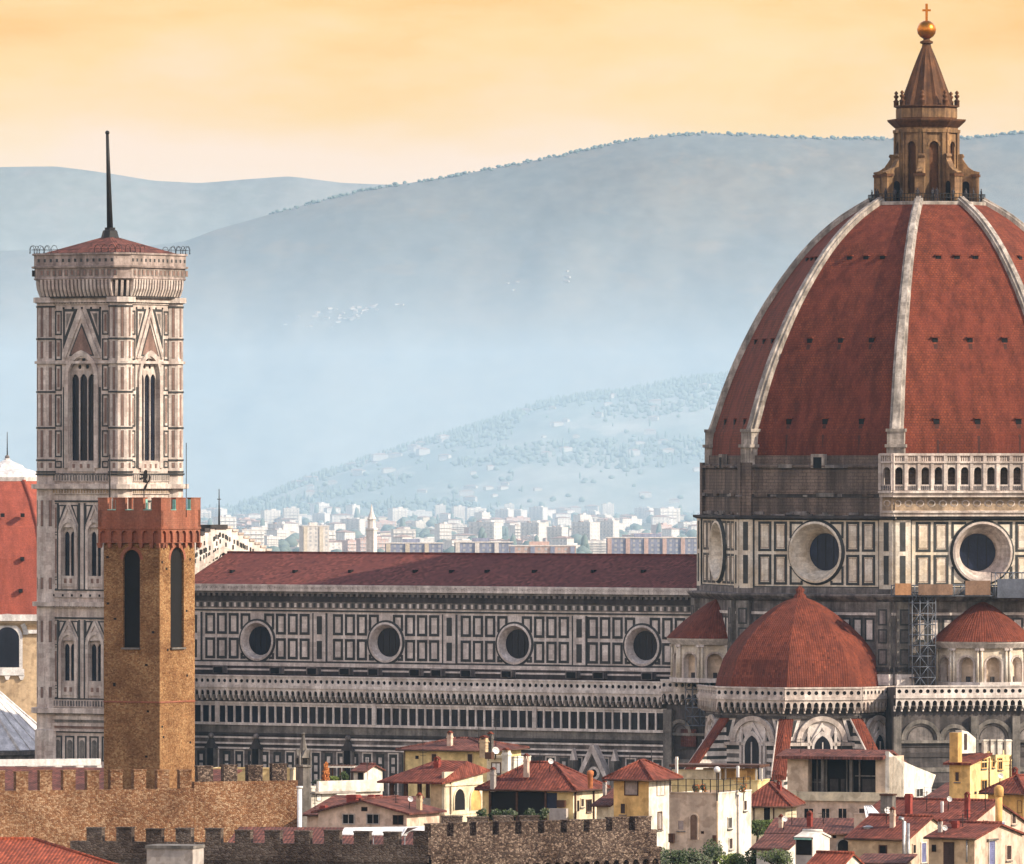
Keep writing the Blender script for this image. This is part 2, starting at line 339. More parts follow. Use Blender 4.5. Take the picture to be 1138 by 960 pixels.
# ---------------------------------------------------------------- ground, hills, haze
def lerp(pts, x):
    if x <= pts[0][0]: return pts[0][1]
    for (a, b), (c, d) in zip(pts, pts[1:]):
        if x <= c: return b+(d-b)*(x-a)/(c-a)
    return pts[-1][1]
def smooth(t): t = max(0, min(1, t)); return t*t*(3-2*t)
g = MB(); ys = [-400, 0, 1200, 1800, 2500, 3200, 4200, 5200, 6200, 7200, 8200, 9200, 11500, 14000, 17000, 24000]; xs = [-3400, -2200, -1100, 0, 1100, 2200, 3400]
plain = lambda y: -30*smooth((y-1800)/2300)
g.raw([(x, y, plain(y)) for y in ys for x in xs], [(j*7+i, j*7+i+1, j*7+i+8, j*7+i+7) for j in range(len(ys)-1) for i in range(6)], 'plain soil', True)
tag(g.build('ground'), None, None, None, 'structure')
HILLH = {}
def hill(name, m, ridge, y0, y1, y2, n, rough, zb=-32, power=1.0, px0=-700, px1=1840, step=7):
    cols = list(range(px0, px1+1, step)); tot = n+6; vs = []
    def pos(px, t):
        if t <= 1:
            Y = y0+(y1-y0)*t; zr = H+(HY-lerp(ridge, px))/F*y1
            X = (px-CX)/F*Y
            k = smooth(t)**power*.55+t*.45
            e = math.sin(math.pi*min(1, t*1.02))
            nz = noise.fractal(Vector((X*.0009, Y*.0006, 2.0)), .9, 2.1, 5)*rough*e + noise.fractal(Vector((X*.0035, Y*.0024, 7.0)), .9, 2.1, 4)*rough*.22*(e+.12)
            return Vector((X, Y, zb+(zr-zb)*k+nz))
        s_ = t-1; Y = y1+(y2-y1)*s_; p1 = pos(px, 1.0)
        return Vector((p1.x*Y/y1, Y, p1.z+(zb-8-p1.z)*smooth(s_)))
    for j in range(tot+1):
        t = j/n if j <= n else 1+(j-n)/6
        for px in cols: vs.append(pos(px, t))
    k = len(cols); g = MB()
    g.raw(vs, [(j*k+i, j*k+i+1, (j+1)*k+i+1, (j+1)*k+i) for j in range(tot) for i in range(k-1)], m, True)
    HILLH[name] = pos
    return tag(g.build(name), None, None, None, 'structure')
R_MAIN = [(-700, 330), (0, 279), (150, 276), (205, 268), (240, 255), (300, 238), (350, 224), (400, 212), (450, 204), (500, 196), (560, 185), (620, 172), (700, 155), (740, 150), (780, 148), (850, 151), (920, 153), (980, 154), (1060, 154), (1138, 146), (1300, 150), (1840, 230)]
R_FAR = [(-700, 215), (0, 186), (60, 185), (100, 190), (130, 194), (170, 200), (220, 203), (260, 200), (320, 196), (380, 203), (450, 206), (600, 215), (900, 230), (1840, 250)]
R_NEAR = [(-700, 575), (200, 574), (262, 569), (300, 553), (340, 536), (400, 516), (480, 491), (540, 473), (600, 451), (640, 443), (700, 437), (760, 425), (800, 421), (900, 412), (1100, 420), (1840, 470)]
hill('mountain', 'heath', R_MAIN, 16600, 18400, 20000, 60, 75)
hill('far_mountain', 'far heath', R_FAR, 18900, 19700, 21200, 14, 60)
hill('low_hill', 'olive slope', R_NEAR, 13400, 15200, 16000, 34, 26)
HAZE_D = 2.0e-5
hz = MB(); hz.abox((0, 11700, 343.5), (7000, 24800, 749), 'void'); hzo = hz.build('haze'); hzo.data.materials.clear()
hm = bpy.data.materials.new('haze'); hm.use_nodes = True; hm.node_tree.nodes.clear()
ho = hm.node_tree.nodes.new('ShaderNodeOutputMaterial'); hv = hm.node_tree.nodes.new('ShaderNodeVolumePrincipled')
hv.inputs['Color'].default_value = (.46, .74, 1.0, 1); hv.inputs['Density'].default_value = HAZE_D; hv.inputs['Anisotropy'].default_value = 0.0
hm.node_tree.links.new(hv.outputs[0], ho.inputs['Volume']); hzo.data.materials.append(hm); hm.cycles.homogeneous_volume = True
tag(hzo, None, None, None, 'stuff')
# low morning mist lying on the far plain in front of the mountain
mi = MB(); mi.abox((0, 13400, 114.5), (6900, 14000, 291), 'void'); mio = mi.build('mist'); mio.data.materials.clear()
mm_ = bpy.data.materials.new('mist'); mm_.use_nodes = True; mm_.node_tree.nodes.clear()
mo = mm_.node_tree.nodes.new('ShaderNodeOutputMaterial'); mv = mm_.node_tree.nodes.new('ShaderNodeVolumePrincipled')
mv.inputs['Color'].default_value = (.62, .83, 1.0, 1); mv.inputs['Density'].default_value = 8.2e-5
mm_.node_tree.links.new(mv.outputs[0], mo.inputs['Volume']); mio.data.materials.append(mm_)
tag(mio, None, None, None, 'stuff')
# ---------------------------------------------------------------- cathedral
C0 = Vector((54.2, 1200, 0)); A_S, A_SE, A_SW, A_E, A_W = -32.9, 12.1, -77.9, 57.1, -122.9
nS, dW = ang(A_S), ang(A_W)
def CL(t, s): return C0+dW*t+nS*s
def zz8(y, k): return H+(HY-y)/k
cath = thing('cathedral', 'vast cathedral with red tiled octagonal dome and striped marble walls', 'cathedral', C0)
MAR, GRN = 'grey marble', 'green marble'
def panel(mb, fr, uc, w_, z0, z1, t=.26, wm='grey marble', n=.0, gm='green marble'):
    mb.frame(fr, uc-w_/2, uc+w_/2, z0, z1, t, n, n+.05, gm)
    mb.box(fr, uc-w_/2+t, uc+w_/2-t, z0+t, z1-t, n, n+.02, wm)
def clipframe(mb, fr, u0, u1, z0, z1, t, n1, m, cu, cz, r):              # a panel border that stops where the round window cuts it
    def bar(a0, a1, b0, b1, along):
        k = 14
        for i in range(k):
            if along: p0, p1, q0, q1 = a0+(a1-a0)*i/k, a0+(a1-a0)*(i+1)/k, b0, b1
            else: p0, p1, q0, q1 = a0, a1, b0+(b1-b0)*i/k, b0+(b1-b0)*(i+1)/k
            if max(math.hypot(x-cu, y-cz) for x in (p0, p1) for y in (q0, q1)) < r or min(math.hypot(x-cu, y-cz) for x in (p0, p1) for y in (q0, q1)) < r-.02: continue
            mb.box(fr, p0, p1, q0, q1, 0, n1, m)
    bar(u0, u1, z0, z0+t, True); bar(u0, u1, z1-t, z1, True); bar(u0, u0+t, z0+t, z1-t, False); bar(u1-t, u1, z0+t, z1-t, False)
def oculus(fr, u, z, ro, ri, depth, parent, m, glass, label=None, pr=.42):
    o = MB(); k = 36
    o.strip(fr, circ(u, z, ro+.28, k), circ(u, z, ro, k), .10, pr, 'green marble', True)
    o.strip(fr, circ(u, z, ro+.28, k), circ(u, z, ro+.28, k), -.1, .10, 'green marble', True)
    o.strip(fr, circ(u, z, ro, k), circ(u, z, ro-.28, k), pr, pr+.06, m, True, True)
    o.strip(fr, circ(u, z, ro-.28, k), circ(u, z, ro-.42, k), pr+.06, pr-.17, m, True, True)
    o.strip(fr, circ(u, z, ro-.42, k), circ(u, z, ri+.12, k), pr-.17, .25-depth*.86, m, True, True)
    o.strip(fr, circ(u, z, ri+.12, k), circ(u, z, ri, k), .25-depth*.86, -depth, m, True, True)
    o.build('round_window', parent, label)
    q = MB(); q.face([fr.p(a, b, .02-depth) for a, b in circ(u, z, ri+.05, k)], glass)
    for i in (-.5, 0, .5): q.box(fr, u+i*ri-.035, u+i*ri+.035, z-ri*.84, z+ri*.84, .03-depth, .07-depth, 'iron')
    return q
# --- nave: roof, clerestory with four round windows
T0, T1 = 27.0, 111.0
nv = MB()
frC = Fr(CL(0, 11.0), A_S); frN = Fr(CL(0, -11.0), A_S+180)
def zc(y): return frC.Z(500, y)
u0, u1 = -T1, -T0
frRg = Fr(CL(0, 0), A_S)
zE, zR = 37.9, 42.3
nr = MB()
for s_, fr in ((1, 0),):
    a, b, c, d = frRg.p(u0, zE, 11.7), frRg.p(u1, zE, 11.7), frRg.p(u1, zR, 0), frRg.p(u0, zR, 0)
    nr.face([a, b, c, d], 'nave roof tile'); a2, b2 = frRg.p(u0, zE, -11.7), frRg.p(u1, zE, -11.7); nr.face([b2, a2, d, c], 'nave roof tile')
    nr.box(frRg, u0, u1, zE-.35, zE-.02, 11.2, 11.75, 'dark stone')
    nr.box(frRg, u0, u1, zR-.1, zR+.18, -.22, .22, 'nave roof tile')
nroof = nr.build('nave_roof', cath)
for px in (253, 322, 383, 454, 494, 533, 585, 650, 705):
    q = MB(); uu, z_ = frC.uz(px, 636, -3.0); k = (z_-zE)/(zR-zE); n_ = 11.7*(1-k)
    q.box(frRg, uu-.22, uu+.22, z_-.1, z_+.32, n_-.5, n_+.25, 'void'); q.build('roof_vent', nroof)
cl = MB()
zb, zt = 25.2, zc(652)
bays = [frC.U(x) for x in (286, 429, 572, 714)]
zo = (frC.Z(286, 713)+frC.Z(714, 716.5))/2
bw = (bays[3]-bays[0])/3
holes = [circ(b, zo, 2.75, 36) for b in bays]
cl.holed(frC, rect(u0, u1+6, zb, zt), holes, 0, 1.0, MAR)
cl.box(frC, u0, u1+6, zb, zt, -1.4, -1.1, 'dark stone')
zz = lambda y: frC.Z(430, y)
cl.box(frC, u0, u1+4, zz(658), zz(650.5), 0, .75, 'grey marble')
cl.box(frC, u0, u1+4, zz(660.5), zz(658), 0, .5, 'grey stone')
cl.box(frC, u0, u1+4, zz(669.5), zz(660.5), 0, .18, 'dark stone')
for k in range(int((u1-u0)/.9)): cl.box(frC, u0+k*.9, u0+k*.9+.42, zz(663.5), zz(660.6), .1, .46, 'old marble')
cl.box(frC, u0, u1+4, zz(677), zz(669.5), 0, .10, 'grey stone')
for k in range(int((u1-u0)/.62)): cl.box(frC, u0+k*.62, u0+k*.62+.34, zz(675.8), zz(671), .1, .14, 'green marble' if k % 2 else 'grey marble')
cl.box(frC, u0, u1+4, zz(680.5), zz(678.7), 0, .12, 'green marble')
rows = ((zz(734.2), zz(710.6)), (zz(706.6), zz(683)))
for b in bays+[bays[0]-bw]:
    for k in range(-4, 5):
        if k == 0: continue
        pc = b+k*bw*.0945
        if pc < u0+1: continue
        for z0, z1 in rows:
            if abs(k) > 2: panel(cl, frC, pc, 1.62, z0, z1, .36)
            else: clipframe(cl, frC, pc-.81, pc+.81, z0, z1, .36, .05, 'green marble', b, zo, 2.86)
    p = b+bw/2
    if u0+1 < p < u1-1:
        cl.box(frC, p-.95, p+.95, zz(736), zz(682), 0, .16, 'grey marble')
        for e in (-1.2, .96): cl.box(frC, p+e, p+e+.24, zz(736), zz(682), 0, .12, 'green marble')
        for z0, z1 in rows: cl.box(frC, p-.42, p+.42, z0+.1, z1-.3, .16, .2, 'green marble')
cl.box(frC, u0, u1, zz(737.8), zz(735.8), 0, .14, 'green marble')
cl.box(frC, u0, u1, zz(742), zz(737.8), 0, .3, 'grey marble')
cl.box(frC, u0, u1, zz(745), zz(742), 0, .22, 'dark stone')
cl.box(frC, u0, u1, zz(747), zz(745), 0, .3, 'grey marble')
cl.box(frC, u0, u1, zz(753), zz(747), 0, .2, 'dark stone')
for px in (248, 311, 352, 388, 420, 466, 490, 523, 568, 640, 670, 724):
    b = frC.U(px); cl.box(frC, b-.9, b+.9, zz(750.5), zz(742.5), .2, 1.2, 'old marble'); cl.box(frC, b-.7, b+.7, zz(750), zz(743.5), 1.2, 1.25, 'void')
clo = cl.build('clerestory_wall', cath)
for b in bays:
    q = oculus(frC, b, zo, 2.72, 1.95, .85, cath, 'grey marble', 'dark glass', pr=.18); q.build('window_glass', cath)
# --- aisle wall with gallery, blind windows and panels
frA = Fr(CL(0, 20.5), A_S); az = lambda y: frA.Z(430, y)
aw = MB(); ua0, ua1 = -T1, frA.U(742)
def gallery(mb, fr, ua, ub, f, n0=0.0, step=.92, dark='void', m='grey marble', parapet=True):
    # pierced parapet on a row of little corbel arches; f(y) gives heights of photo rows
    zt, z1, z2, z3 = f(754), f(763), f(766), f(781)
    n = max(1, round((ub-ua)/step)); st = (ub-ua)/n
    hl = [circ(ua+(i+.5)*st, (zt+z1)/2-.03, .27, 8) for i in range(n)]
    mb.holed(fr, rect(ua, ub, z1, zt), hl, n0+1.0, .12, m, m, dark)
    mb.box(fr, ua, ub, zt, zt+.2, n0+.7, n0+1.12, m); mb.box(fr, ua, ub, z2-.05, z1, n0, n0+1.15, m)
    mb.box(fr, ua, ub, z1, zt, n0+.55, n0+.8, 'dark stone')
    zs = z2-(z2-z3)*.42
    for i in range(n):
        a, b = ua+i*st, ua+(i+1)*st
        o = arch(a+st*.17, b-st*.17, z3+.02, zs, 4, .35)
        mb.holed(fr, [(a, z3+.0), (a, z2), (b, z2), (b, z3)][::-1] if False else [(a, zs-.32), (b, zs-.32), (b, z2-.05), (a, z2-.05)], [[(x, max(y, zs-.31)) for x, y in o]], n0+.98, .3, m)
        mb.poly(fr, [(a-st*.14, zs-.3), (a+st*.14, zs-.3), (a, z3+.25)], n0+.35, n0+.95, m)
        mb.box(fr, a-st*.1, a+st*.1, z3, zs-.3, n0, n0+.5, m)
    mb.box(fr, ua, ub, z3-.1, z2, n0, n0+.06, 'dark stone')
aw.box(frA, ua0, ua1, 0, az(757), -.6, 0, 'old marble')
gallery(aw, frA, ua0, ua1, az)
aw.box(frA, ua0, ua1, az(784.6), az(782.4), 0, .3, 'grey marble')
n = 62; st = (ua1-ua0-1)/n
for i in range(n):
    a = ua0+.5+i*st
    aw.box(frA, a, a+.26, az(806), az(784.6), 0, .22, 'grey marble')
    aw.box(frA, a+.26, a+st, az(806), az(784.6), 0, .03, 'dark glass')
    aw.box(frA, a+.26, a+st, az(787), az(784.6), .03, .16, 'grey marble')
    if i % 19 == 9: aw.box(frA, a-.15, a+.45, az(806), az(782), .2, .5, 'grey marble')
aw.box(frA, ua0, ua1, az(808.5), az(805.6), 0, .4, 'grey marble')
aw.box(frA, ua0, ua1, az(817), az(808.5), 0, .1, 'grey stone')
for k, (ya, yb, m, d) in enumerate([(819.5, 817, 'dark stone', .3), (821.5, 819.5, 'dark stone', .05), (823.5, 821.5, 'grey marble', .35), (828, 823.5, 'old marble', .1), (830, 828, 'grey marble', .3), (833.5, 830, 'dark stone', .06), (835.5, 833.5, 'grey marble', .25)]):
    aw.box(frA, ua0, ua1, az(ya), az(yb), 0, d, m)
n = 40; st = (ua1-ua0-1)/n
for i in range(n):
    a = ua0+.5+(i+.5)*st
    aw.frame(frA, a-st*.40, a+st*.40, az(905), az(836.5), .18, 0, .06, 'grey marble' if i % 2 else 'old marble')
    aw.box(frA, a-st*.40+.18, a+st*.40-.18, az(904), az(838), 0, .03, 'green marble')
    for yy in (842, 852, 862, 872, 882): aw.box(frA, a-.26, a+.26, az(yy+7), az(yy), .03, .07, 'grey marble')
awo = aw.build('aisle_wall', cath)
ar = MB(); ar.face([frC.p(u0, 25.9, -0.3), frC.p(u0, 25.2, 9.2), frC.p(ua1, 25.2, 9.2), frC.p(ua1, 25.9, -.3)][::-1], 'nave roof tile'); ar.build('aisle_roof', cath)
for px in (237, 287, 389):
    q = MB(); b = frA.U(px)
    q.poly(frA, arch(b-.75, b+.75, az(905), az(836), 6, .8), 0, .7, 'grey stone'); q.poly(frA, arch(b-.5, b+.5, az(905), az(836), 6, .8), .7, .74, 'void')
    q.poly(frA, [(b-1.0, az(835)), (b+1.0, az(835)), (b, az(822))], .1, .75, 'dark stone'); q.ball(frA.p(b, az(821), .5), .4, 'old marble', 8)
    q.build('lancet_window', cath)
q = MB(); b = frA.U(664)                                                 # gabled side portal
q.poly(frA, [(b-2.9, az(866)), (b-2.3, az(866)), (b, az(832)), (b+2.3, az(866)), (b+2.9, az(866)), (b+.25, az(823)), (b-.25, az(823))], 0, 1.4, 'grey marble')
q.poly(frA, [(b-2.3, az(866)), (b+2.3, az(866)), (b, az(832))], 0, .9, 'old marble')
q.strip(frA, circ(b, az(854), .9, 16), circ(b, az(854), .55, 16), .9, 1.0, 'grey marble', True)
q.face([frA.p(*p, .92) for p in circ(b, az(854), .55, 16)], 'void')
for e in (-3.2, 3.2):
    q.box(frA, b+e-.35, b+e+.35, az(930), az(840), 0, 1.5, 'grey stone'); q.poly(frA, [(b+e-.45, az(840)), (b+e+.45, az(840)), (b+e, az(827))], .4, 1.1, 'grey marble')
for e in (-.85, .85): q.poly(frA, arch(b+e-.6, b+e+.6, 0, az(874), 6, .6), 0, 1.0, 'void')
q.box(frA, b-2.9, b+2.9, 0, az(866), 0, .95, 'old marble')
q.build('portal', cath)
# --- facade crown seen from behind
ff = MB(); frF = Fr(CL(112.2, 0), A_E)
pts = [(-22, 0), (13.6, 0)]
stp = [(13.6, 41.2)]
n = 9
top = [(13.6, 41.2)]
for i in range(n):
    a = 13.6-(13.6-1.4)*i/n; b_ = 13.6-(13.6-1.4)*(i+1)/n; zt = 41.5+4.1*(i+1)/n
    top += [(a, zt), (b_, zt)]
left = [(-u, z) for u, z in top[::-1]]
outl = [(-13.6, 0), (13.6, 0)]+top+left
ff.poly(frF, outl, -1.6, 0, 'grey marble')
for k in range(150):
    u = rnd.uniform(-13, 13); zt = 41.3+4.0*(1-abs(u)/13.6); z = zt-rnd.choice((.6, 1.5, 2.4, 3.3))+rnd.uniform(-.1, .1)
    ff.box(frF, u-.16, u+.16, z-.3, z+.3, 0, .05, 'green marble')
for i in range(n):
    a = -13.6+(12.2)*i/n; zt = 41.5+4.1*(i+1)/n
    ff.box(frF, a, a+12.2/n, zt, zt+.5, -1.6, .2, 'dark stone'); ff.box(frF, -a-12.2/n, -a, zt, zt+.3, -1.6, .15, 'white marble')
ff.box(frF, -1.4, 1.4, 45.5, 46.1, -1.6, .2, 'dark stone')
ff.strip(frF, [(-12.6, 37.6), (0, 42.3), (12.6, 37.6)], [(-12.6, 38.5), (0, 43.2), (12.6, 38.5)], .5, .5, 'white marble')
ff.tube([frF.p(.6, 46, -.7), frF.p(.6, 51.0, -.7)], [.14, .05], 'iron', 6); ff.tube([frF.p(.2, 49.6, -.7), frF.p(1.0, 49.6, -.7)], .06, 'iron', 5)
ff.box(frF, -22, -13.6, 0, 26, -1.6, 0, 'old marble')
ff.build('facade', cath)
# --- octagon body, drum
RB, RD, RM = 30.6, 30.2, 29.7
c22 = math.cos(R(22.5)); w22 = math.sin(R(22.5))
ROT = -10.4
zd = lambda y: H+(HY-y)/8.67
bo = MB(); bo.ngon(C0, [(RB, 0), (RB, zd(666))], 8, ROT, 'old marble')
for a in (A_SW, A_S, A_SE, A_E):
    fr = Fr(C0+ang(a)*RB*c22, a); hw = RB*w22
    for e in (-1, 1):
        bo.box(fr, e*(hw-1.25)-1.0, e*(hw-1.25)+1.0, 0, zd(668), 0, .7, 'grey stone')
        for (ya, yb) in ((694, 676), (714, 698), (738, 720)): panel(bo, fr, e*(hw-1.25), 1.3, zd(ya), zd(yb), .2, 'old marble', .7)
        bo.box(fr, e*(hw-1.25)-1.15, e*(hw-1.25)+1.15, zd(760), zd(748), 0, 1.1, 'grey marble'); bo.box(fr, e*(hw-1.25)-1.1, e*(hw-1.25)+1.1, zd(745), zd(740), 0, .9, 'dark stone')
        for k in range(3): panel(bo, fr, e*(hw-3.6-k*1.75), 1.4, zd(712), zd(686), .25, 'grey marble')
    bo.box(fr, -hw, hw, zd(683), zd(680), 0, .2, 'grey marble')
bo.build('octagon_wall', cath)
dr = MB()
dr.ngon(C0, [(RB+.15, zd(668)), (RB+.8, zd(664.5)), (RB+1.1, zd(662)), (RB+1.1, zd(660)), (RD+.25, zd(659.5)), (RD+.25, zd(653)), (RD, zd(652.6))], 8, ROT, 'old marble', cap=False)
dr.ngon(C0, [(RD+.3, zd(577.5)), (RD+.75, zd(576)), (RD+.75, zd(573.5)), (RM, zd(573))], 8, ROT, 'dark stone', cap=False)
drum = None
for a in (A_SW, A_S, A_SE, A_E, 102.1, 147.1, 192.1, 237.1):
    fr = Fr(C0+ang(a)*RD*c22, a); hw = RD*w22
    front = a in (A_SW, A_S, A_SE, A_E)
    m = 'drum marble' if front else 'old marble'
    z0, z1 = zd(654), zd(576); zc_ = zd(613.5)
    dr.holed(fr, rect(-hw, hw, z0, z1), [circ(0, zc_, 3.9, 36)], 0, .6, m)
    if not front: continue
    for e in (-1, 1):
        dr.box(fr, e*(hw-1.1)-1.0, e*(hw-1.1)+1.0, z0, z1, 0, .25, m)
        for (ya, yb) in ((649, 617), (612, 580)):
            dr.box(fr, e*(hw-1.05)-.36, e*(hw-1.05)+.36, zd(ya), zd(yb), .25, .3, 'green marble')
        dr.box(fr, e*(hw-2.15)-.1, e*(hw-2.15)+.1, z0, z1, 0, .2, 'green marble')
    for (ya, yb) in ((650, 616.2), (612.8, 579.5)):
        for k in (3.05, 5.4, 7.75):
            for e in (-1, 1):
                if k < 6: clipframe(dr, fr, e*k-.98, e*k+.98, zd(ya), zd(yb), .32, .05, 'green marble', 0, zc_, 4.1)
                else: dr.frame(fr, e*k-.98, e*k+.98, zd(ya), zd(yb), .32, 0, .05, 'green marble')
                if k > 5: dr.box(fr, e*k-.55, e*k+.55, zd(ya)+.5, zd(yb)-.5, 0, .03, m); dr.frame(fr, e*k-.60, e*k+.60, zd(ya)+.45, zd(yb)-.45, .06, 0, .04, 'pink marble' )
    dr.box(fr, -hw, hw, zd(653), zd(651.6), 0, .12, 'green marble'); dr.box(fr, -hw, hw, zd(578), zd(576.6), 0, .12, 'green marble')
drum = dr.build('drum', cath)
for a in (A_SW, A_S, A_SE, A_E):
    fr = Fr(C0+ang(a)*RD*c22, a)
    q = oculus(fr, 0, zd(613.5), 3.95, 2.4, 2.3, drum, 'drum marble' if a != A_SE else 'white marble', 'blue glass'); q.build('window_glass', drum)
ms = MB(); ms.ngon(C0, [(RM, zd(576)), (RM, zd(522)), (RM-.15, zd(521.5)), (RM+.3, zd(519)), (RM+.3, zd(517)), (RM-.6, zd(516)), (RM-.6, zd(506))], 8, ROT, 'bare masonry')
for a in (A_SW, A_S):
    fr = Fr(C0+ang(a)*RM*c22, a); hw = RM*w22
    ms.box(fr, -hw, hw, zd(549), zd(545), 0, .22, 'bare masonry'); ms.box(fr, -hw, hw, zd(553), zd(549), 0, .05, 'dark stone')
    for k in range(30):
        u = rnd.uniform(-hw+.5, hw-.5); y = rnd.choice((575, 572, 520, 552)); d = rnd.uniform(.3, 1.4)
        ms.box(fr, u-d, u+d, zd(y), zd(y)+rnd.uniform(.2, .5), 0, rnd.uniform(.1, .5), rnd.choice(('grey stone', 'old marble', 'bare masonry')))
    for e in (-1, 1): ms.box(fr, e*(hw-.75)-.7, e*(hw-.75)+.7, zd(576), zd(514), 0, .35, 'bare masonry')
    ms.box(fr, -1.0, 1.0, zd(520), zd(504.5), -.4, .25, 'rib marble'); ms.box(fr, -.6, .6, zd(520), zd(508), .25, .3, 'void')
ms.build('masonry_band', cath)
# marble gallery on the lit face
ga = MB(); zg = lambda y: H+(HY-y)/8.75
def gal(fr, ua, ub, n):
    ga.box(fr, ua, ub, zg(552.5), zg(545.5), -1, 2.0, 'white marble'); ga.box(fr, ua, ub, zg(548), zg(545.6), 2.0, 2.3, 'white marble')
    ga.box(fr, ua, ub, zg(567.5), zg(552.5), -1, 1.2, 'frieze marble'); ga.box(fr, ua, ub, zg(574), zg(567.5), -1, 1.45, 'white marble')
    ga.box(fr, ua, ub, zg(570), zg(568), 1.45, 1.7, 'white marble')
    for k in range(int((ub-ua)/1.5)):
        u = ua+.75+k*1.5; cc = [(u+.55*math.cos(R(i*20)), zg(559.5)+.45*math.sin(R(i*20))) for i in range(19)]; c2 = [(u+.38*math.cos(R(i*20)), zg(559.5)+.28*math.sin(R(i*20))) for i in range(19)]
        ga.strip(fr, cc, c2, 1.22, 1.3, 'white marble')
    st = (ub-ua)/n
    ga.holed(fr, rect(ua, ub, zg(545.5), zg(514)), [arch(ua+(i+.5)*st-.52, ua+(i+.5)*st+.52, zg(538.5), zg(523.5), 5) for i in range(n)], 1.75, .4, 'white marble')
    ga.box(fr, ua, ub, zg(545.5), zg(514), -.9, -.6, 'void')
    ga.box(fr, ua, ub, zg(514.5), zg(512.5), -1, 2.0, 'white marble'); ga.box(fr, ua, ub, zg(506.2), zg(503.6), 1.4, 1.95, 'white marble')
    for i in range(n+1):
        u = ua+i*st; ga.box(fr, u-.2, u+.2, zg(545), zg(504), 1.7, 1.9, 'white marble')
        if i < n:
            for j in range(5):
                v = u+.3+j*(st-.6)/4; ga.box(fr, v-.075, v+.075, zg(512.5), zg(506.2), 1.55, 1.72, 'white marble')
                ga.box(fr, v-.07, v+.07, zg(544.8), zg(540), 1.78, 1.86, 'old marble')
fr = Fr(C0+ang(A_SE)*RM*c22, A_SE); hw = RM*w22+.75
gal(fr, -hw, hw, 14)
fr2 = Fr(C0+ang(A_S)*RM*c22, A_S); gal(fr2, hw-1.9, hw+.02, 1)
ga.box(fr2, hw-2.4, hw, zg(577), zg(552), -1, 1.0, 'white marble')
ga.build('gallery', cath)
# --- dome shell, ribs
prof = [(55.0, 29.25), (58, 29.0), (59.8, 28.4), (64.7, 26.7), (70, 24.35), (75.8, 21.1), (81.8, 16.65), (85.9, 12.25), (88.6, 7.9)]
def rz(z): return lerp(prof, z)
def smoothprof(n=28):
    # Catmull-Rom through the measured silhouette
    out_ = []
    for i in range(n+1):
        t = i/n*(len(prof)-1); k = min(int(t), len(prof)-2); f = t-k
        p = [prof[max(0, min(len(prof)-1, k+j))] for j in (-1, 0, 1, 2)]
        out_.append(tuple(.5*((2*p[1][q])+(-p[0][q]+p[2][q])*f+(2*p[0][q]-5*p[1][q]+4*p[2][q]-p[3][q])*f*f+(-p[0][q]+3*p[1][q]-3*p[2][q]+p[3][q])*f**3) for q in (0, 1)))
    return out_
SP = smoothprof()
do = MB(); do.ngon(C0, [(r-.5, z) for z, r in SP], 8, ROT, 'dome tile')
dome = do.build('dome', cath)
def dome_uv():                                                           # courses run level round the shell, wrapped by true slope length
    me = dome.data; uv = me.uv_layers[0].data
    L_ = {}; acc = 0
    for (z0, r0), (z1, r1) in zip(SP, SP[1:]): L_[round(z0, 3)] = acc; acc += math.hypot(z1-z0, (r1-r0)*c22)
    L_[round(SP[-1][0], 3)] = acc
    for p in me.polygons:
        if len(p.vertices) != 4: continue
        cx = p.center; a0 = math.atan2(cx.x, -cx.y)
        k = round((math.degrees(a0)-12.1)/45); n_ = ang(12.1+45*k); t = Vector((-n_.y, n_.x, 0))
        for li in p.loop_indices:
            co = me.vertices[me.loops[li].vertex_index].co; uv[li].uv = (co.dot(t)+k*37.3, L_[min(L_, key=lambda q: abs(q-co.z))])
dome_uv()
for j in range(8):
    a = ROT+45*j; d = ang(a); t = Vector((-d.y, d.x, 0)); q = MB(); sec = []
    for i, (z, r) in enumerate(SP):
        if z < 57.2: continue
        f = (z-57.2)/(88.6-57.2); hwid = .9-.34*f; k = min(len(SP)-1, i+1); k0 = max(0, i-1)
        tz = Vector((SP[k][1]-SP[k0][1], SP[k][0]-SP[k0][0])).normalized(); nn = d*tz.y+Vector((0, 0, -tz.x))
        c = C0+d*(r-.75)+Vector((0, 0, z))
        sec.append([c-t*hwid-nn*.5, c-t*hwid+nn*.52, c-t*hwid*.62+nn*.58, c-t*hwid*.55+nn*.82, c+t*hwid*.55+nn*.82, c+t*hwid*.62+nn*.58, c+t*hwid+nn*.52, c+t*hwid-nn*.5])
    vs = [p for s_ in sec for p in s_]; ns = len(sec)
    q.raw(vs, [(i*8+k, i*8+k+1, (i+1)*8+k+1, (i+1)*8+k) for i in range(ns-1) for k in range(7)], 'rib marble')
    fr = Fr(C0+d*(28.2), a)
    lit = 'rib marble' if j < 7 else 'rib marble'
    q.box(fr, -1.15, 1.15, 53.8, 56.6, -.8, 1.0, lit); q.box(fr, -1.35, 1.35, 56.6, 57.0, -.8, 1.25, lit); q.box(fr, -1.1, 1.1, 57.0, 58.6, -.8, .95, lit)
    q.box(fr, -1.25, 1.25, 58.6, 59.0, -.8, 1.05, 'rib marble')
    q.build('rib', dome)
hole = None
